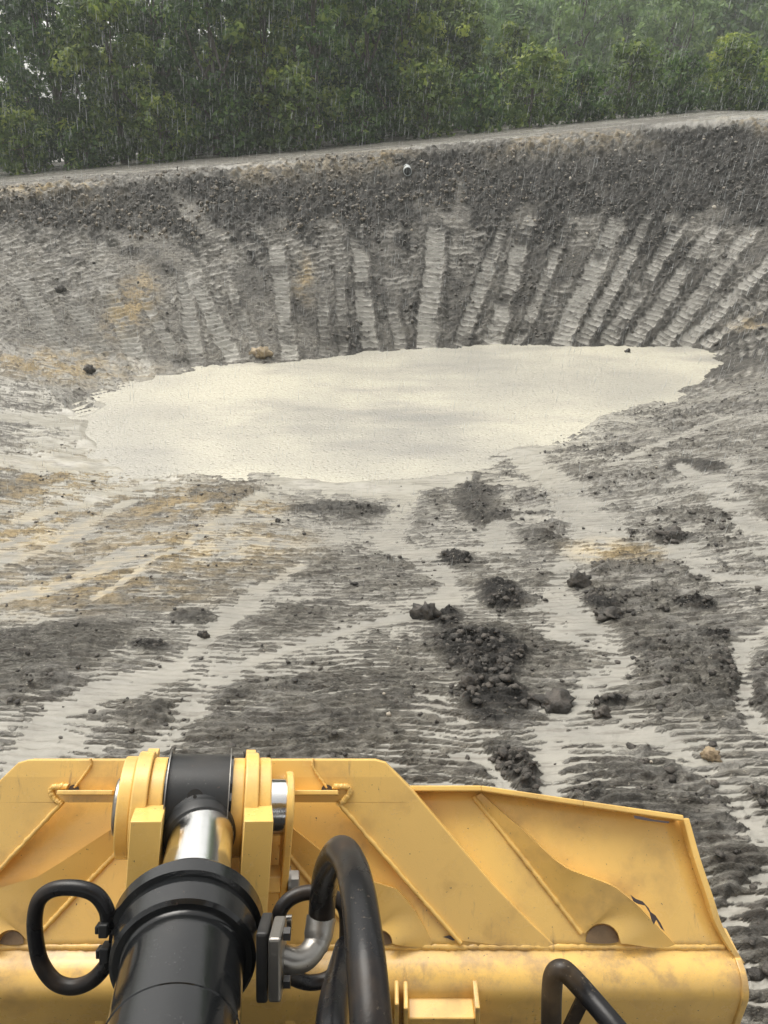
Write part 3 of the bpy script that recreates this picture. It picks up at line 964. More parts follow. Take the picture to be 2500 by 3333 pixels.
def make_tree(seed, h, rw, bushy, mat, leaf=.125, per=300):
    """one tree: an Empty with trunk and crown; bushy keeps foliage down to the ground"""
    r = np.random.default_rng(seed)
    n = int(46 + 26 * h * rw / 10)
    z0 = .08 * h if bushy else .26 * h
    C = []
    while len(C) < n:
        p = r.random(3) * 2 - 1
        if np.hypot(p[0], p[1]) > 1:
            continue
        zz = r.random()
        prof = (max(math.sin(math.pi * (0.12 + .82 * zz)), .85 * (bushy and zz < .5)) ** .7) * (.72 + .4 * math.sin(3.1 * math.atan2(p[1], p[0]) + seed) * (.3 + .4 * zz))
        q = np.array([p[0] * rw * prof, p[1] * rw * prof, z0 + zz * (h - z0)])
        if np.hypot(p[0], p[1]) < .45 and zz < .8 and r.random() < .6:
            continue
        C.append(q)
    C = np.array(C)
    R = (.30 + .34 * r.random(n)) * (rw / 2.2) ** .5
    tn = np.clip(r.normal(.40, .30, n) + .2 * (C[:, 2] / h - .5), 0, 1)  # random tones, lighter upward: lit tops and shaded leaves put into colour
    V, F, T = leaf_cloud(r, C, R, per, leaf, tn)
    e = bpy.data.objects.new('tree', None)
    COL.objects.link(e)
    bm = bmesh.new()
    k = 7
    tp = np.stack([np.cumsum(r.normal(0, .05, k)) * h / 8, np.cumsum(r.normal(0, .05, k)) * h / 8, np.linspace(-.3, h * .82, k)], 1)
    add_tube(bm, spline(tp, 3), np.linspace(.024 * h, .005 * h, (k - 1) * 3 + 1), 8)
    for j in range(9):
        a = tp[1 + j % 4] * .5 + tp[2 + j % 4] * .5
        c = C[r.integers(n)]
        mid = (a + c) / 2 + r.normal(0, .1 * rw, 3)
        add_tube(bm, spline([a, mid, c], 4), np.linspace(.010 * h, .002 * h, 9), 6)
    t = from_bm('trunk', bm, M['bark'], e, 60)
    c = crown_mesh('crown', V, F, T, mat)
    c.parent = e
    return e


def copy_thing(src, name):
    e = src.copy()
    e.name = name
    COL.objects.link(e)
    for ch in src.children:
        c = ch.copy()
        COL.objects.link(c)
        c.parent = e
    return e


PROTO = {
    'dark': [make_tree(1, 8.0, 2.5, True, M['leaf_dark']), make_tree(2, 8.6, 2.2, True, M['leaf_dark']), make_tree(3, 7.4, 2.8, True, M['leaf_olive'])],
    'olive': [make_tree(4, 6.0, 2.1, True, M['leaf_olive']), make_tree(5, 5.0, 2.0, True, M['leaf_olive'])],
    'light': [make_tree(6, 5.2, 2.1, True, M['leaf_light'])],
    'shrub': [make_tree(7, 2.6, 1.5, True, M['leaf_olive'], .11, 170), make_tree(8, 2.2, 1.4, True, M['leaf_dark'], .11, 170)],
    'far': [make_tree(9, 9.0, 3.4, True, M['leaf_hazed'], .2, 80), make_tree(10, 8.0, 3.6, True, M['leaf_hazed'], .2, 80)],
}
used = set()


def plant(kind, var, u, Yd, scale, label, rot=0.0, name='broadleaf_tree', sz=1.0, group='trees beyond the far bank'):
    src = PROTO[kind][var]
    if (kind, var) not in used:
        used.add((kind, var))
        e = src
        e.name = name
    else:
        e = copy_thing(src, name)
    x = (u - 1250) / FPX * (Yd * CP + .9 * SP)
    z = float(base(np.array([x]), np.array([Yd]))[0][0])
    e.location = (x, Yd, z - .15)
    e.rotation_euler = (0, 0, rot)
    e.scale = (scale, scale, scale * sz)
    tag(e, label, 'shrub' if name == 'shrub' else 'tree', group)
    return e


TREES = [  # kind, variant, photograph column, distance, scale, height factor, label
    ('dark', 0, -60, 38.0, 1.0, 1.0, 'dark tree at the left picture edge with white sky showing through'),
    ('dark', 1, 200, 39.5, .95, .92, 'grey green tree between the sky gaps near the left edge'),
    ('dark', 2, 390, 38.0, 1.0, 1.0, 'olive tree with yellowed twigs right of the first sky gaps'),
    ('dark', 1, 560, 41.0, 1.0, .95, 'tall dark tree behind the gap left of the mid left shrubs'),
    ('dark', 0, 700, 38.5, 1.05, 1.0, 'dense dark tree above the left third of the rim'),
    ('dark', 2, 880, 40.0, 1.0, 1.05, 'broad olive tree in the dense left belt, second left of the pipe'),
    ('dark', 1, 1040, 38.5, 1.0, 1.0, 'tall dark tree standing left of the drain pipe'),
    ('dark', 0, 1190, 40.0, 1.05, 1.0, 'dense dark tree straight above the drain pipe'),
    ('dark', 2, 1330, 42.0, 1.0, 1.0, 'olive tree where the dense left belt begins to thin out'),
    ('dark', 0, 120, 44.0, 1.1, 1.0, 'dark tree in the second row near the left edge'),
    ('dark', 2, 480, 45.0, 1.05, 1.0, 'olive tree in the second row behind the left sky gap'),
    ('dark', 1, 800, 45.0, 1.1, 1.0, 'dark tree in the second row above the left third of the rim'),
    ('dark', 0, 1110, 46.0, 1.1, 1.0, 'dark tree in the second row above the drain pipe'),
    ('dark', 2, 1420, 47.0, 1.05, 1.0, 'olive tree in the second row at the right end of the dense belt'),
    ('olive', 0, 1500, 45.0, .98, 1.0, 'tall blue green tree right of the dense belt'),
    ('olive', 1, 1650, 46.0, .88, 1.0, 'olive tree stepping down to the right of the dense belt'),
    ('olive', 0, 1775, 47.0, .60, .85, 'yellowish tree on the falling edge left of the gap'),
    ('light', 0, 1880, 44.0, .42, .8, 'low yellow tipped tree next to the gap showing the hazy hill'),
    ('olive', 1, 2090, 47.0, .62, .72, 'rounded olive tree right of the gap showing the hazy hill'),
    ('light', 0, 2340, 48.0, .80, .86, 'bright yellow green tree near the right edge'),
    ('olive', 0, 2210, 49.0, .48, .8, 'olive tree tucked left of the bright yellow green tree'),
    ('dark', 2, 2540, 48.0, .60, .78, 'dark tree at the right picture edge'),
    ('dark', 1, 0, 47.5, 1.1, 1.0, 'dark tree in the third row closing the view at the left edge'),
    ('dark', 0, 320, 48.0, 1.1, .9, 'dark tree in the third row between the left sky gaps'),
    ('dark', 2, 640, 48.0, 1.1, 1.0, 'olive tree in the third row left of the pipe'),
    ('dark', 1, 960, 49.0, 1.15, 1.0, 'dark tree in the third row behind the belt near the pipe'),
    ('dark', 0, 1280, 50.0, 1.1, 1.0, 'dark tree in the third row right of the pipe'),
]
for i, (k, va, u, Yd, sc, szf, lab) in enumerate(TREES):
    plant(k, va, u, Yd, sc, lab, rot=i * 1.9, sz=szf)
SHRUBS = [
    (60, 36.6, 1.0, 'brownish shrub at the foot of the trees at the left edge'),
    (270, 36.8, .9, 'small shrub left of the light stones on the rim'),
    (520, 36.4, 1.0, 'light green shrub at the foot of the left belt'),
    (760, 36.8, 1.15, 'shrub below the dense dark tree of the left belt'),
    (960, 36.6, 1.2, 'rounded shrub standing left of the drain pipe on the flat'),
    (1170, 37.0, 1.0, 'dark shrub directly above the drain pipe'),
    (1390, 37.2, 1.1, 'dark shrub right of the drain pipe at the end of the belt'),
    (1560, 38.0, 1.15, 'olive shrub under the blue green tree'),
    (1720, 38.4, 1.2, 'olive shrub under the yellowish falling edge'),
    (1880, 38.8, 1.05, 'yellow tipped shrub in front of the gap'),
    (2030, 39.0, 1.15, 'olive shrub under the rounded tree right of the gap'),
    (2190, 39.4, 1.1, 'small olive shrub left of the bright tree'),
    (2360, 39.6, 1.1, 'olive shrub below the bright yellow green tree'),
    (2520, 39.6, 1.3, 'dark shrub at the right edge of the flat'),
]
for i, (u, Yd, sc, lab) in enumerate(SHRUBS):
    plant('shrub', i % 2, u, Yd, sc, lab, rot=i * 2.3, name='shrub', group='shrubs along the far rim')
FAR = [
    (1480, 66, 1.0, 'hazy blue green tree showing behind the end of the dense belt'),
    (1650, 72, 1.0, 'hazy tree on the hill left of the pale round crown'),
    (1860, 70, 1.05, 'pale round hazy crown in the middle of the gap'),
    (2010, 78, 1.0, 'hazy tree right of the pale round crown'),
    (2150, 72, 1.0, 'hazy tree behind the rounded olive tree'),
    (2330, 80, 1.1, 'hazy tree behind the bright yellow green tree'),
    (2500, 76, 1.0, 'hazy tree on the hill at the right edge'),
]
for i, (u, Yd, sc, lab) in enumerate(FAR):
    plant('far', i % 2, u, Yd, sc, lab, rot=i * 1.3, group='hazy trees on the hill')
r = np.random.default_rng(78)
NU = 620
xs_ = np.linspace(-34, 34, NU)
C = np.stack([xs_ + r.normal(0, .15, NU), 42.3 + r.normal(0, 1.2, NU), np.zeros(NU)], 1)
C[:, 2] = base(C[:, 0], C[:, 1])[0] + .2 + (1.3 - .9 * (C[:, 0] > 4)) * r.random(NU)
V, F, T = leaf_cloud(r, C, .38 + .25 * r.random(NU), 170, .12, np.clip(r.normal(.3, .2, NU), 0, 1))
NB = 420
xb_ = np.linspace(-40, 8, NB)
C2 = np.stack([xb_, 50 + r.normal(0, .8, NB), np.zeros(NB)], 1)
C2[:, 2] = base(C2[:, 0], C2[:, 1])[0] + 2.6 * r.random(NB)
V2, F2, T2 = leaf_cloud(r, C2, .55 + .35 * r.random(NB), 90, .15, np.clip(r.normal(.3, .2, NB), 0, 1))
F = np.concatenate([F, F2 + len(V)])
V = np.concatenate([V, V2])
T = np.concatenate([T, T2])
ug = crown_mesh('undergrowth', V, F, T, M['leaf_dark'])
tag(ug, 'low tangled undergrowth along the foot of the trees', 'undergrowth', kind='stuff')
# the wood covering the hill reads as one mass
r = np.random.default_rng(77)
VV, FF, TT, off = [], [], [], 0
for k in range(330):
    yy = 80 + 110 * r.random() ** 1.5
    xx = (r.random() * 1.1 - .22) * yy * .62
    zz = float(base(np.array([xx]), np.array([yy]))[0][0])
    n = 22
    C = r.normal(size=(n, 3)) * [1.7, 1.7, 1.5] + [xx, yy, zz + 4.6]
    V, F, T = leaf_cloud(r, C, .9 + .6 * r.random(n), 16, .34, np.clip(r.normal(.42 + .5 * (r.random() - .5), .2, n), 0, 1))
    VV.append(V)
    FF.append(F + off)
    TT.append(T)
    off += len(V)
wood = crown_mesh('hill_woodland', np.concatenate(VV), np.concatenate(FF), np.concatenate(TT), M['leaf_hazed'])
tag(wood, 'far wood on the hill fading into the rain', 'woodland', kind='stuff')

# ------------------------------------------------------------------ bulldozer
dozer = bpy.data.objects.new('bulldozer', None)
COL.objects.link(dozer)
dozer.location = (-.55, 1.5, 0)
tag(dozer, 'yellow bulldozer front with blade, black lift cylinder and hoses, seen from its cab', 'bulldozer')
bpy.context.view_layer.update()


def part(name, bm, mat, parent, smooth=None, bevel=0.0, label=None):
    o = from_bm(name, bm, mat, None, smooth, bevel)
    o.parent = parent
    o.matrix_parent_inverse = parent.matrix_world.inverted()
    bpy.context.view_layer.update()
    if label:
        o['label'] = label
    return o


# blade profile, (y, z) relative to the eye
RIM = (1.790, -1.960)
JUN = (1.449, -2.2465)
PROF = [RIM]
for t in np.linspace(0, 1, 9)[1:-1]:
    y_ = RIM[0] + t * (JUN[0] - RIM[0])
    z_ = RIM[1] + t * (JUN[1] - RIM[1])
    bl = .020 * math.sin(math.pi * t)
    PROF.append((y_ - .643 * bl, z_ + .766 * bl))
PROF.append(JUN)
STEEP = [(1.790, -1.772), (1.742, -1.820), (1.440, -2.240)]


def prof_depth(v, prof):
    rr = ray(1250, v)
    dy, dz = rr[1], rr[2]
    best = None
    for i in range(len(prof) - 1):
        (y0, z0), (y1, z1) = prof[i], prof[i + 1]
        A = np.array([[dy, -(y1 - y0)], [dz, -(z1 - z0)]])
        d, s = np.linalg.solve(A, [y0, z0])
        if -1e-6 <= s <= 1 + 1e-6:
            best = d
        elif best is None and ((i == 0 and s < 0) or (i == len(prof) - 2 and s > 1)):
            best = d
    return best


XB = -0.567


def mir(p):
    p = np.array(p, float)
    p[0] = 2 * XB - p[0]
    return p


def MB(u, v, off=0.0):
    return P(u, v, prof_depth(v, PROF) - off)


def ST(u, v, off=0.0):
    return P(u, v, prof_depth(v, STEEP) - off)


def toff(p, vec):
    return np.asarray(p) + np.asarray(vec)


N_M = np.array([0, -.643, .766])          # out of the moldboard's back
N_S = np.array([0, -.835, .55])           # out of the steep plates
# --- moldboard
bm = bmesh.new()
EDGE = [(2203, 2664), (2240, 2790), (2285, 2920), (2312, 3000), (2350, 3070), (2393, 3132)]
ev = np.array(EDGE, float)
rows, cols_ = 14, 22
for sgn in (0, 1):
    grid = []
    for i in range(cols_ + 1):
        f = i / cols_
        col_ = []
        for j in range(rows + 1):
            gq = j / rows
            u_r = 2203 if False else None
            # top edge
            ut = 640 + f * (2203 - 640)
            vt = 2574 if ut < 1560 else 2574 + (ut - 1560) / (2203 - 1560) * (2664 - 2574)
            v = vt + gq * (3088 - vt)
            ur = np.interp(v, ev[:, 1], ev[:, 0])
            u = 640 + f * (ur - 640)
            q = MB(u, v)
            if i == 0:
                q[0] = XB
            col_.append(bm.verts.new(mir(q) if sgn else q))
        grid.append(col_)
    for i in range(cols_):
        for j in range(rows):
            bm.faces.new((grid[i][j], grid[i + 1][j], grid[i + 1][j + 1], grid[i][j + 1]))
bmesh.ops.remove_doubles(bm, verts=bm.verts, dist=1e-4)
blade = part('blade', bm, M['yellow'], dozer, 40)
sol = blade.modifiers.new('thickness', 'SOLIDIFY')
sol.thickness = .02
sol.offset = 0
VTX = bpy.context.view_layer
VTX.update()


def both(fn):
    """run a builder for the right half and for its mirror image"""
    fn(lambda p: np.asarray(p, float))
    fn(mir)


# --- steep centre plate with its two diagonal legs
bm = bmesh.new()
right_out = [(1222, 2472), (1256, 2482), (1300, 2529), (1340, 2570), (1470, 2722), (1605, 2878), (1720, 2996), (1838, 3106)]
right_in = [(1500, 3066), (1300, 2838), (1104, 2612)]
top = [ST(u, v) for u, v in right_out]
inn = [ST(u, v) for u, v in right_in]
cxu_t = ST(640, 2467)
cxu_t[0] = XB
# upper lip
lipR = [top[0], top[1], ST(1300, 2529)]


def fan(pts):
    bm.faces.new([bm.verts.new(p) for p in pts])


ptop = [mir(top[0]), top[0], top[1], ST(1300, 2529), mir(ST(1300, 2529)), mir(top[1])]
fan(ptop)
fan([mir(ST(1300, 2529)), ST(1300, 2529), top[3], ST(1340, 2612), mir(ST(1340, 2612)), mir(top[3])][:6])
both(lambda T: fan([T(q) for q in [top[3], top[4], ST(1560, 2826), top[5], top[6], top[7], inn[0], inn[1], inn[2], ST(1340, 2612)][:1] + [top[4], top[5], top[6], top[7], inn[0], inn[1], inn[2], ST(1340, 2612)]]))
bmesh.ops.remove_doubles(bm, verts=bm.verts, dist=1e-4)
bmesh.ops.recalc_face_normals(bm, faces=bm.faces)
fr = part('centre_plate', bm, M['yellow'], blade)
sol = fr.modifiers.new('thickness', 'SOLIDIFY')
sol.thickness = .045
sol.offset = -1 if fr.data.polygons[0].normal.y < 0 else 1
bv = fr.modifiers.new('bevel', 'BEVEL')
bv.width = .004
bv.segments = 2


def weld(px, fn, r=.008, off=.0, name='weld_bead'):
    def go(T):
        pts = spline([T(fn(u, v, off)) for u, v in px], 26)
        pts = pts + RNG.normal(0, .0005, pts.shape)
        bm = bmesh.new()
        add_tube(bm, pts, r * (1 + .08 * RNG.normal(size=len(pts))), 8)
        part(name, bm, M['yellow'], blade, 60)
    both(go)


weld([(1104, 2616), (1300, 2842), (1500, 3070)], ST, .007, .004)
weld([(1085, 2560), (1130, 2562), (1138, 2580), (1118, 2606), (1100, 2618)], ST, .009, .004)
weld([(1020, 2470), (1020, 2500), (1064, 2564)], ST, .004, .004)

# --- outer and inner diagonal stiffener plates: ruled between the raised rib and the line where they run into the moldboard
def resamp(p, n):
    p = np.asarray(p, float)
    L = np.concatenate([[0], np.cumsum(np.hypot(*(p[1:, :2] - p[:-1, :2]).T))])
    t = np.linspace(0, L[-1], n)
    return np.stack([np.interp(t, L, p[:, k]) for k in range(p.shape[1])], 1)


def stiff(ribp, curve, n=44, m_=8, name='stiffener'):
    A_ = resamp(ribp, n)
    B_ = resamp(curve, n)

    def go(T):
        bm = bmesh.new()
        gr = []
        for i in range(n):
            row = []
            for j in range(m_ + 1):
                f = j / m_
                q = A_[i] * (1 - f) + B_[i] * f
                off = A_[i][2] * (1 - f) + B_[i][2] * f
                row.append(bm.verts.new(T(MB(q[0], q[1], off))))
            gr.append(row)
        for i in range(n - 1):
            for j in range(m_):
                bm.faces.new((gr[i][j], gr[i + 1][j], gr[i + 1][j + 1], gr[i][j + 1]))
        # the standing edge of the plate, down to the moldboard
        lo_ = [bm.verts.new(T(MB(q[0], q[1], -.01))) for q in A_]
        hi_ = [bm.verts.new(T(MB(q[0] + 4, q[1] - 4, -.01))) for q in B_]
        for i in range(n - 1):
            bm.faces.new((gr[i][0], gr[i + 1][0], lo_[i + 1], lo_[i]))
            bm.faces.new((gr[i][m_], gr[i + 1][m_], hi_[i + 1], hi_[i]))
        part(name, bm, M['yellow'], blade, 30)
    both(go)


arc = [(1960 + 57 * math.cos(a), 3062 + 57 * math.sin(a), .014 + .010 * (1 + math.cos(a))) for a in np.radians(np.linspace(-160, 8, 12))]
stiff([(1545, 2594, .012), (1720, 2812, .010), (1888, 3030, .010)] + arc + [(2120, 3084, .020)],
      [(1566, 2582, .020), (1640, 2650, .036), (1700, 2700, .046), (1800, 2795, .056), (1850, 2830, .060), (1950, 2866, .062), (2000, 2886, .060), (2075, 2946, .048), (2160, 3036, .022), (2215, 3092, .004)])
arc = [(1236 + 42 * math.cos(a), 3068 + 42 * math.sin(a), .014 + .010 * (1 + math.cos(a))) for a in np.radians(np.linspace(-165, 8, 10))]
stiff([(914, 2746, .012), (1030, 2888, .010), (1150, 3034, .010)] + arc + [(1330, 3082, .020)],
      [(927, 2676, .03), (1010, 2742, .042), (1089, 2805, .050), (1161, 2855, .054), (1290, 2893, .050), (1348, 2961, .034), (1420, 3086, .004)])
weld([(1542, 2594), (1720, 2816), (1892, 3038)], MB, .0075, .013)
weld([(912, 2748), (1030, 2892), (1146, 3034)], MB, .0075, .013)
m, nt, b = new_mat('hole_shade')  # mud brown painted for the shade inside the half-holes
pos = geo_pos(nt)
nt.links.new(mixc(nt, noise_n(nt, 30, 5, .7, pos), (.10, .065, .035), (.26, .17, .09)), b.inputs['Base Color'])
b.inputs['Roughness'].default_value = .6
M['shade_brown'] = m
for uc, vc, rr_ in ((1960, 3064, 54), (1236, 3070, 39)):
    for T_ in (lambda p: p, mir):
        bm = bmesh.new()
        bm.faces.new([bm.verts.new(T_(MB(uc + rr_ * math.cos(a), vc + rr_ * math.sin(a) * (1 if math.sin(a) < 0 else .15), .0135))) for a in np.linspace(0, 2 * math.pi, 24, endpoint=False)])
        part('hole_shade', bm, M['shade_brown'], blade)

# --- flanges
def flange(px, name, prot=.085, th=.016, fn=MB, T=lambda p: p):
    bm = bmesh.new()
    tdir = np.array([0, .766, .643])
    a = [np.asarray(T(fn(u, v))) for u, v in px]
    for i in range(len(a) - 1):
        p, q = a[i], a[i + 1]
        sec = [p - N_M * .01, p + N_M * prot, p + N_M * prot + tdir * th, p - N_M * .01 + tdir * th]
        add_prism(bm, sec, q - p)
    return part(name, bm, M['yellow'], blade, None, .003)


both(lambda T: flange([(1318, 2578), (1558, 2578)], 'top_flange', T=T))
both(lambda T: flange([(1558, 2578), (1880, 2626), (2196, 2672)], 'top_flange', T=T))
both(lambda T: flange([(925, 2590), (1104, 2590)], 'centre_flange', .06, .014, lambda u, v: ST(u, v, -.01), T=T))


def endbar(T):
    pts = spline([T(MB(u, v)) for u, v in EDGE], 5)
    bm = bmesh.new()
    sx_ = .020 if pts[0][0] > XB else -.020
    for i in range(len(pts) - 1):
        p, q = pts[i], pts[i + 1]
        h0 = .055 - .03 * i / len(pts)
        h1 = .055 - .03 * (i + 1) / len(pts)
        a = [bm.verts.new(x) for x in (p - N_M * .03, p + N_M * h0, p + N_M * h0 + [sx_, 0, 0], p - N_M * .03 + [sx_, 0, 0])]
        c = [bm.verts.new(x) for x in (q - N_M * .03, q + N_M * h1, q + N_M * h1 + [sx_, 0, 0], q - N_M * .03 + [sx_, 0, 0])]
        for k in range(4):
            bm.faces.new((a[k], a[(k + 1) % 4], c[(k + 1) % 4], c[k]))
        if i == 0:
            bm.faces.new(a[::-1])
        if i == len(pts) - 2:
            bm.faces.new(c)
    bmesh.ops.remove_doubles(bm, verts=bm.verts, dist=1e-5)
    part('end_plate', bm, M['yellow'], blade, None, .003)


both(endbar)

# --- lower box beam with rounded nose
RN = .075
beam = [(JUN[0] + .03, JUN[1] - .02), (JUN[0] - .005, JUN[1] + .002), (1.424, -2.2505), (1.4135, -2.2485)]
for a in np.radians(np.linspace(84, 0, 12)):
    beam.append((1.3385 + RN - RN * math.cos(a) - .0 if False else 1.4065 - RN * math.cos(a), -2.3255 + RN * math.sin(a)))
beam += [(1.331, -2.50), (1.331, -2.95), (1.45, -3.05), (1.60, -3.08)]
xr = P(2396, 3132, 2.285)[0]
bm = bmesh.new()
nxs = 40
vg = []
for i in range(nxs + 1):
    x = xr + (2 * XB - 2 * xr) * i / nxs
    vg.append([bm.verts.new((x, y, z + H)) for y, z in beam])
for i in range(nxs):
    for j in range(len(beam) - 1):
        bm.faces.new((vg[i][j], vg[i][j + 1], vg[i + 1][j + 1], vg[i + 1][j]))
part('box_beam', bm, M['yellow'], blade, 30)


def beam_end(T):
    bm = bmesh.new()
    pol = [(y - .008, z + .006) for y, z in beam[2:-2]] + [(1.50, -3.06), (1.52, -2.26)]
    add_prism(bm, [T((xr, y, z + H)) for y, z in pol], (.020 if T((xr, 0, 0))[0] > XB else -.020, 0, 0))
    part('end_cap', bm, M['yellow'], blade, None, .004)


both(beam_end)


def bfy(z):
    return 1.331


# junction weld
def go_w(T):
    a, b_ = T((xr - .02, JUN[0] - .002, JUN[1] + H + .004)), T((XB, JUN[0] - .002, JUN[1] + H + .004))
    pts = np.linspace(a, b_, 160)
    pts = pts + RNG.normal(0, .0006, pts.shape)
    bm = bmesh.new()
    add_tube(bm, pts, .010 * (1 + .07 * RNG.normal(size=160)), 8)
    part('weld_bead', bm, M['yellow'], blade, 60)


both(go_w)

# small pocket bracket welded to the beam face
def bface(u, v, off=0.0):
    rr = ray(u, v)
    d = (1.331 - off) / rr[1]
    return np.array([0, 0, H]) + rr * d


bm = bmesh.new()
for u0, u1, v0, v1, th in [(1284, 1298, 3212, 3420, .05), (1313, 1328, 3214, 3420, .06), (1540, 1556, 3212, 3420, .06), (1328, 1540, 3252, 3275, .055), (1366, 1472, 3286, 3308, .075)]:
    A_, B_, C_, D_ = bface(u0, v0), bface(u1, v0), bface(u1, v1), bface(u0, v1)
    add_prism(bm, [A_ + [0, .02, 0], B_ + [0, .02, 0], C_ + [0, .02, 0], D_ + [0, .02, 0]], (0, -th - .02, 0))
A_, B_, C_, D_ = bface(1328, 3275), bface(1540, 3275), bface(1540, 3420), bface(1328, 3420)
add_prism(bm, [A_ + [0, .02, 0], B_ + [0, .02, 0], C_ + [0, .02, 0], D_ + [0, .02, 0]], (0, -.035, 0))
A_, B_, C_, D_ = bface(1372, 3308), bface(1466, 3308), bface(1466, 3420), bface(1372, 3420)
add_prism(bm, [A_ + [0, .02, 0], B_ + [0, .02, 0], C_ + [0, .02, 0], D_ + [0, .02, 0]], (0, -.055, 0))
part('pocket_bracket', bm, M['yellow'], blade, None, .004)
def side_gusset(T):
    bm = bmesh.new()
    x0 = XB + .27
    pol = [(1.331 + .01, -2.40), (1.28, -2.52), (1.27, -2.95), (1.34, -2.95)]
    add_prism(bm, [T((x0, y, z + H)) for y, z in pol], T((x0 + .03, 0, 0)) - T((x0, 0, 0)))
    part('gusset', bm, M['yellow'], blade, None, .004)


both(side_gusset)

# chipped paint down to primer
def chip(px, fn=MB, off=.006):
    bm = bmesh.new()
    c = [fn(u, v, off) for u, v in px]
    bm.faces.new([bm.verts.new(p) for p in c])
    bmesh.ops.triangulate(bm, faces=bm.faces)
    part('bare_patch', bm, M['chip'], blade)


for T_ in (lambda p: p, mir):  # flat dark discs painted as the shade inside the holes
    bm = bmesh.new()
    bm.faces.new([bm.verts.new(T_(ST(1064 + 18 * math.cos(a), 2571 + (17 * math.sin(a) if math.sin(a) < 0 else 4 * math.sin(a)), .006))) for a in np.linspace(0, 2 * math.pi, 20, endpoint=False)])
    part('bolt_hole_dark', bm, M['chip'], blade)
chip([(2052, 2912), (2070, 2926), (2092, 2934), (2112, 2956), (2118, 2968), (2134, 2980), (2150, 3004), (2164, 3032), (2152, 3022), (2136, 2994), (2128, 3010), (2120, 2992), (2114, 2970), (2100, 2948), (2076, 2942), (2062, 2934)], off=.066)
chip([(2062, 2654), (2090, 2658), (2130, 2668), (2180, 2674), (2176, 2680), (2110, 2672), (2066, 2664)], lambda u, v, o: MB(u, v, .088), 0)
chip([(1440, 3050), (1462, 3044), (1480, 3052), (1492, 3058), (1474, 3062), (1456, 3054)], off=.016)

# --- pivot bracket holding the rod eye
AX = np.array([0, 1.577, -1.793 + H])       # pin axis (y, z)


def px2x(u, d=2.12):
    return (u - 1250) / FPX * d


bracket = bpy.data.objects.new('pivot_bracket', None)
bm = bmesh.new()
pbody = bm


def disc(bm, u0, u1, r, ch=.003):
    x0, x1 = px2x(u0), px2x(u1)
    add_lathe(bm, (x0, AX[1], AX[2]), (1, 0, 0), [(0, r - ch), (ch, r), (x1 - x0 - ch, r), (x1 - x0, r - ch)], 48)


for (u0, u1, r) in [(396, 440, .138), (490, 538, .136), (748, 797, .136), (843, 886, .138)]:
    disc(bm, u0, u1, r)
dn = np.array([0, -.465, -.885])            # the way the bracket bars run down
pf = np.array([0, .885, -.465])
up_ = -dn
for (u0, u1) in [(440, 490), (797, 843)]:
    disc(bm, u0, u1, .152)
    x0, x1 = px2x(u0) + .004, px2x(u1) - .004
    # web from the disc down to the blade
    a = [AX + up_ * .0 - pf * .135, AX + up_ * .12 + pf * .02, AX + pf * .22 + up_ * .10, AX + pf * .22 + dn * .45, AX - pf * .11 + dn * .45]
    add_prism(bm, [q + [x0, 0, 0] for q in a], (x1 - x0, 0, 0))
for (u0, u1) in [(408, 506), (770, 866)]:
    t0 = P(u0, 2674, 1.995)
    t1 = P(u1, 2674, 1.995)
    w = t1 - t0
    add_prism(bm, [t0, t1, t1 + dn * .42, t0 + dn * .42], pf * .16)
part_b = part('pivot_bracket', bm, M['yellow'], blade, 30, .005)
bm = bmesh.new()
add_lathe(bm, (px2x(376), AX[1], AX[2]), (1, 0, 0), [(0, .074), (.004, .079), (.010, .080), (px2x(395) - px2x(376), .080)], 40)
part('pin_washer', bm, M['steel'], blade, 40, label='rusty edged washer on the pin')
bm = bmesh.new()
add_lathe(bm, (px2x(545), AX[1], AX[2]), (1, 0, 0), [(0, .079), (px2x(942) - px2x(545), .079)], 40)
part('pivot_pin', bm, M['chrome'], blade, 40)
# keeper plate and its bolt
bm = bmesh.new()
kx0, kx1 = px2x(941), px2x(966)
ka = []
for a in np.radians(np.linspace(200, -20, 18)):
    ka.append(AX + up_ * (.092 * math.sin(a)) * 1.08 + pf * (.092 * math.cos(a)))
ka = [AX + up_ * .1 * math.sin(a) + pf * .1 * math.cos(a) for a in np.radians(np.linspace(200, -10, 18))]
ka += [AX + dn * .25 + pf * .075, AX + dn * .27 - pf * .03, AX + dn * .17 - pf * .075]
add_prism(bm, [q + [kx0, 0, 0] for q in ka], (kx1 - kx0, 0, 0))
part('keeper_plate', bm, M['yellow'], blade, 30, .004)
bc = AX + dn * .205 - pf * .02
bm = bmesh.new()
add_lathe(bm, bc + [px2x(866), 0, 0], (1, 0, 0), [(0, .042), (kx0 - px2x(866), .042)], 6)
part('spacer', bm, M['yellow'], blade, None, .003)
bm = bmesh.new()
add_lathe(bm, bc + [kx1, 0, 0] - pf * .01, (1, 0, 0), [(0, .040), (.008, .040)], 24)
add_lathe(bm, bc + [kx1 + .008, 0, 0] - pf * .01, (1, 0, 0), [(0, .030), (.022, .030), (.026, .026)], 6)
part('bolt', bm, M['steel'], blade, 30)

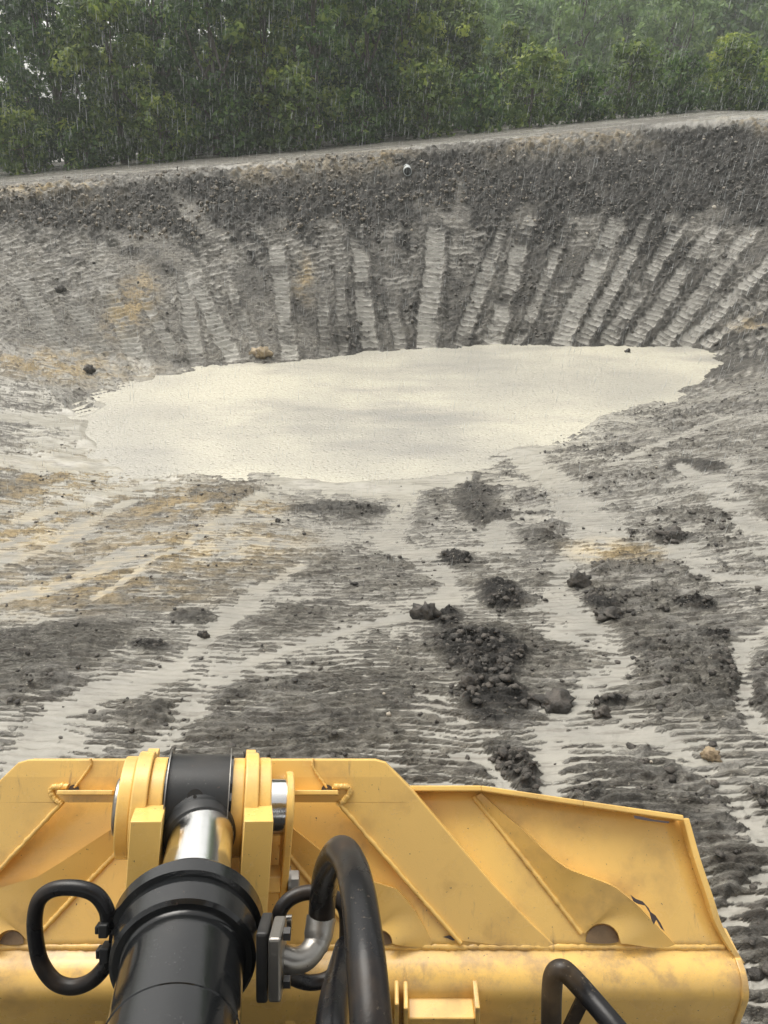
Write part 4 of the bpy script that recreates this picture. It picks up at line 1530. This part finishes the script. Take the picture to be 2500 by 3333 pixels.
# --- lift cylinder
E = np.array([px2x(645, 2.14), AX[1], AX[2]])
G = P(612, 3026, 1.745)
ax = E - G
L_EG = np.linalg.norm(ax)
ax /= L_EG
cyl = bpy.data.objects.new('lift_cylinder', None)
RB = .128
bm = bmesh.new()
add_lathe(bm, G, ax, [(-1.15, RB), (-.30, RB), (-.298, RB + .002), (-.292, RB + .002), (-.290, RB), (-.115, RB), (-.110, RB + .004), (-.098, RB + .006), (-.094, RB + .002)], 72)
cyl = part('lift_cylinder', bm, M['black'], dozer, 30)
bm = bmesh.new()
add_lathe(bm, G, ax, [(-.105, RB + .018), (-.098, RB + .026), (-.05, RB + .030), (-.045, RB + .026), (-.028, RB + .026), (-.024, RB + .040), (.012, RB + .042), (.018, RB + .036), (.020, RB + .022), (.030, RB + .020), (.060, RB + .012), (.066, RB + .004), (.066, .098), (.072, .095), (.078, .092)], 72)
part('gland', bm, M['black'], cyl, 30)
bm = bmesh.new()
add_lathe(bm, G, ax, [(.05, .086), (L_EG - .10, .086)], 48)
part('piston_rod', bm, M['chrome'], cyl, 30)
bm = bmesh.new()
add_lathe(bm, (px2x(545), AX[1], AX[2]), (1, 0, 0), [(0, .135), (.003, .146), (px2x(747) - px2x(545) - .003, .146), (px2x(747) - px2x(545), .135)], 56)
add_lathe(bm, E, -ax, [(.06, .100), (.140, .099), (.155, .095), (.162, .088)], 48)
add_lathe(bm, E, -ax, [(.02, .104), (.118, .103), (.126, .098)], 48)
part('rod_eye', bm, M['black_eye'], cyl, 30)
for u in (546, 746):
    bm = bmesh.new()
    add_lathe(bm, (px2x(u) - .0015, AX[1], AX[2]), (1, 0, 0), [(0, .163), (.003, .163)], 56)
    part('shim', bm, M['steel'], cyl, 30)
bm = bmesh.new()
gq = AX + np.array([E[0] + .002, 0, 0]) + up_ * .120 - pf * .075
vdir = np.array([0, -.53, .848])
add_lathe(bm, AX + np.array([E[0], 0, 0]) + vdir * .1455, vdir, [(0, .022), (.002, .022), (.002, .006), (.012, .005)], 20)
part('grease_fitting', bm, M['grease'], cyl, 30)
for u0, u1 in ((538, 545), (748, 756)):
    bm = bmesh.new()
    x0, x1 = px2x(u0), px2x(u1)
    pol = []
    for k in range(40):
        a_ = 2 * math.pi * k / 40
        rr_ = .128 + .022 * RNG.random()
        pol.append(AX + [x0, 0, 0] + pf * rr_ * math.cos(a_) + up_ * rr_ * math.sin(a_))
    add_prism(bm, pol, (x1 - x0, 0, 0))
    part('grease_smear', bm, M['grease'], cyl)

# the whole pivot sits square to the cylinder, a little askew to the blade
PSI = math.radians(11)
rv = ray(642, 2625)
rv[0] = 0
rv /= np.linalg.norm(rv)
nx_ = Vector(np.array([1.0, 0, 0]) * math.cos(PSI) + rv * math.sin(PSI))
rot = Vector((1, 0, 0)).rotation_difference(nx_).to_matrix().to_4x4()
piv = Matrix.Translation(Vector(E) + Vector((-.028, 0, 0))) @ rot @ Matrix.Translation(-Vector(E))
for o_ in list(blade.children) + list(cyl.children):
    if o_.name.split('.')[0] in ('pivot_bracket', 'pin_washer', 'pivot_pin', 'keeper_plate', 'spacer', 'bolt', 'rod_eye', 'shim', 'grease_fitting', 'grease_smear'):
        o_.data.transform(piv)
# port block, flange and hose
camup = np.array([0, SP, CP])


def pbox(u, v, d, su, sv, sd_):
    bm = bmesh.new()
    add_box(bm, P(u, v, d), (su / FPX * d, 0, 0), camup * sv / FPX * d, pf * sd_)
    return bm


part('port_block', pbox(862, 3114, 1.66, 19, 112, .045), M['black_eye'], cyl, None, .006)
part('hose_flange', pbox(904, 3118, 1.64, 21, 102, .048), M['steel'], cyl, None, .006)
for dv in (-78, 78):
    for dd in (-.026, .026):
        bm = bmesh.new()
        add_lathe(bm, P(924, 3118 + dv, 1.64 + dd), (1, 0, 0), [(0, .014), (.014, .014)], 6)
        part('flange_bolt', bm, M['black_eye'], cyl)

bm = bmesh.new()
el = spline([P(905, 3112, 1.66), P(955, 3128, 1.67), P(1000, 3112, 1.69), P(1034, 3060, 1.72), P(1046, 2985, 1.745)], 8)
add_tube(bm, el, np.concatenate([np.full(22, .027), np.full(len(el) - 22, .029)]), 20)
elbow_pts = el
hose_px = [(1046, 2990, 1.745), (1053, 2905, 1.72), (1070, 2825, 1.63), (1108, 2772, 1.50), (1142, 2815, 1.41), (1164, 2900, 1.30), (1180, 3010, 1.21), (1192, 3130, 1.14), (1203, 3260, 1.09), (1212, 3400, 1.05), (1218, 3560, 1.02)]
hp = spline([P(*q) for q in hose_px], 10)
bmh = bmesh.new()
add_tube(bmh, hp, .030, 24)
hose = part('hydraulic_hose', bmh, M['rubber'], dozer, 60)
part('elbow_fitting', bm, M['steel'], hose, 60)
bm = bmesh.new()
add_tube(bm, np.linspace(elbow_pts[-9], elbow_pts[-1], 6) * 1.0, [.0300, .0325, .0325, .0325, .0335, .0335], 24)
part('ferrule', bm, M['steel'], hose, 60)
bm = bmesh.new()
add_tube(bm, spline([P(1135, 3090, 1.60), P(1112, 3170, 1.52), P(1090, 3260, 1.42), P(1078, 3380, 1.32), P(1075, 3520, 1.25)], 8), .030, 20)
part('hydraulic_hose', bm, M['rubber'], dozer, 60)


def loop(px, cl, cn):
    bm = bmesh.new()
    add_tube(bm, spline([P(*q) for q in px], 8), .0170, 18)
    o = part('hose_loop', bm, M['rubber'], dozer, 60)
    for (u, v, d, su, sv) in cl:
        bm = bmesh.new()
        c = P(u, v, d)
        add_box(bm, c, (su / FPX * d, 0, 0), np.array([0, SP, CP]) * sv / FPX * d, pf * .018)
        add_box(bm, c + [-(su + 7) / FPX * d * cn, 0, 0], (7 / FPX * d, 0, 0), np.array([0, SP, CP]) * (sv - 9) / FPX * d, pf * .013)
        part('clamp', bm, M['black_eye'], o, None, .003)
    return o


loop([(352, 3010, 1.70), (346, 2960, 1.70), (312, 2912, 1.70), (255, 2891, 1.70), (180, 2893, 1.70), (130, 2926, 1.70), (113, 2990, 1.70), (118, 3070, 1.70), (136, 3140, 1.70), (180, 3196, 1.70), (240, 3212, 1.70), (300, 3190, 1.70), (346, 3140, 1.70), (356, 3110, 1.70)],
     [(343, 3020, 1.69, 15, 22), (346, 3098, 1.69, 15, 24)], 1)
loop([(905, 3010, 1.78), (912, 2965, 1.78), (945, 2925, 1.79), (1000, 2905, 1.80), (1070, 2912, 1.80), (1118, 2950, 1.80), (1128, 3020, 1.80), (1118, 3110, 1.80), (1075, 3180, 1.79), (1010, 3198, 1.78), (950, 3180, 1.76), (905, 3150, 1.74)],
     [(912, 3035, 1.76, 15, 22)], -1)
for a, b_ in ((P(355, 3002, 1.71), P(420, 3004, 1.76)), (P(950, 2998, 1.80), P(850, 2998, 1.80))):
    bm = bmesh.new()
    add_tube(bm, [a, b_], .014, 14)
    part('hose_stub', bm, M['steel'], cyl, 60)

# hand rail on the hood
bm = bmesh.new()
rail = [(1792, 3640, 1.27), (1793, 3480, 1.26), (1794, 3330, 1.25), (1797, 3215, 1.245), (1806, 3170, 1.24), (1830, 3158, 1.235), (1858, 3178, 1.23), (1920, 3246, 1.21), (2000, 3340, 1.17), (2100, 3460, 1.13), (2230, 3620, 1.08)]
add_tube(bm, spline([P(*q) for q in rail], 9), .0165, 20)
hr = part('hand_rail', bm, M['rail'], dozer, 60)
bm = bmesh.new()
a, b_ = P(1902, 3250, 1.225), P(1830, 3400, 1.25)
dv = (b_ - a)
sd_ = np.cross(dv / np.linalg.norm(dv), pf)
add_prism(bm, [a - sd_ * .011, a + sd_ * .011, b_ + sd_ * .011, b_ - sd_ * .011], pf * .006)
part('brace', bm, M['rail'], hr)

# unseen hood and roof, added to darken the beam and shape cylinder reflections
bm = bmesh.new()
prof_h = [(.98, -2.02), (1.00, -2.10), (.98, -2.95), (-.75, -2.95), (-.75, -1.10), (-.10, -1.16), (.55, -1.62)]
add_prism(bm, [(XB - .48, y, z + H) for y, z in prof_h], (.96, 0, 0))
added_hood = part('added_hood', bm, M['black_eye'], dozer, None, .03)
bm = bmesh.new()
for k in range(9):
    add_box(bm, (XB, .995, H - 2.18 - .08 * k), (.40, 0, 0), (0, .012, 0), (0, 0, .018))
part('added_grille', bm, M['black_eye'], added_hood)
bm = bmesh.new()
prof_r = [(-1.25, .62), (.28, .60), (.34, .66), (.26, .76), (-1.2, .80)]
add_prism(bm, [(-.95, y, z + H) for y, z in prof_r], (1.9, 0, 0))
unseen_roof = part('added_roof', bm, M['yellow'], dozer, None, .03)
for x in (-.85, .85):
    bm = bmesh.new()
    add_box(bm, (x, -1.1, H - .55), (.07, 0, 0), (0, .09, 0), (0, 0, 1.18))
    part('added_roof_post', bm, M['black_eye'], unseen_roof, None, .01)

for x in (XB - .92, XB + .92):  # unseen tracks, added to keep low light off the beam face
    bm = bmesh.new()
    pol = [(.55 + .42 * math.cos(a), -2.76 + .42 * math.sin(a)) for a in np.radians(np.linspace(90, -90, 15))] + [(-2.2 + .42 * math.cos(a), -2.76 + .42 * math.sin(a)) for a in np.radians(np.linspace(-90, -270, 15))]
    add_prism(bm, [(x - .28, y, z + H) for y, z in pol], (.56, 0, 0))
    for k in range(16):
        add_box(bm, (x, .5 - .17 * k, H - 2.32), (.29, 0, 0), (0, .012, 0), (0, 0, .035))
    part('added_track', bm, M['rail'], dozer, None, .01)

# ------------------------------------------------------------------ falling rain
m, nt, b = new_mat('rain_water')
b.inputs['Base Color'].default_value = (0.75, 0.78, 0.78, 1)
b.inputs['Roughness'].default_value = .15
b.inputs['Transmission Weight'].default_value = 0.35
b.inputs['IOR'].default_value = 1.33
M['rain'] = m
ND = 26000
yy = 6 + 30 * RNG.random(ND) ** .8
xx = (RNG.random(ND) * 2 - 1) * (.6 + .54 * yy)
zt = H + yy * (.12) + .3
zb = base(xx, yy)[0] + .2
zz = zb + (zt - zb) * RNG.random(ND)
ln = .035 + .045 * RNG.random(ND)
rd = .0011 + .0011 * RNG.random(ND)
tilt = np.array([-.10, 0, -1.0])
tilt /= np.linalg.norm(tilt)
p0 = np.stack([xx, yy, zz], 1)
V = np.empty((ND, 5, 3))
V[:, 0] = p0 - tilt * ln[:, None]
for k in range(3):
    a = 2 * math.pi * k / 3
    V[:, 1 + k] = p0 + tilt * (ln * .55)[:, None] + np.stack([rd * math.cos(a), rd * math.sin(a), 0 * rd], 1)
V[:, 4] = p0 + tilt * ln[:, None]
fb = np.array([[0, 1, 2], [0, 2, 3], [0, 3, 1], [4, 2, 1], [4, 3, 2], [4, 1, 3]])
F = (np.arange(ND)[:, None, None] * 5 + fb[None]).reshape(-1, 3)
rain = mesh_np('rain', V.reshape(-1, 3), F, M['rain'])
tag(rain, 'fine drops of falling rain over the whole pit', 'rain', kind='stuff')

# ------------------------------------------------------------------ haze
bm = bmesh.new()
add_prism(bm, [(-430, -40, -4), (430, -40, -4), (430, 440, -4), (-430, 440, -4)], (0, 0, 46))
m = bpy.data.materials.new('rain_haze')
m.use_nodes = True
nt = m.node_tree
nt.nodes.clear()
mo = nt.nodes.new('ShaderNodeOutputMaterial')
pv = nt.nodes.new('ShaderNodeVolumePrincipled')
pv.inputs['Color'].default_value = (.84, .90, .88, 1)
pv.inputs['Density'].default_value = .0012
pv.inputs['Anisotropy'].default_value = .2
nt.links.new(pv.outputs[0], mo.inputs['Volume'])
hz = from_bm('haze', bm, m)
tag(hz, 'pale rain haze filling the air over the pit', 'haze', kind='stuff')
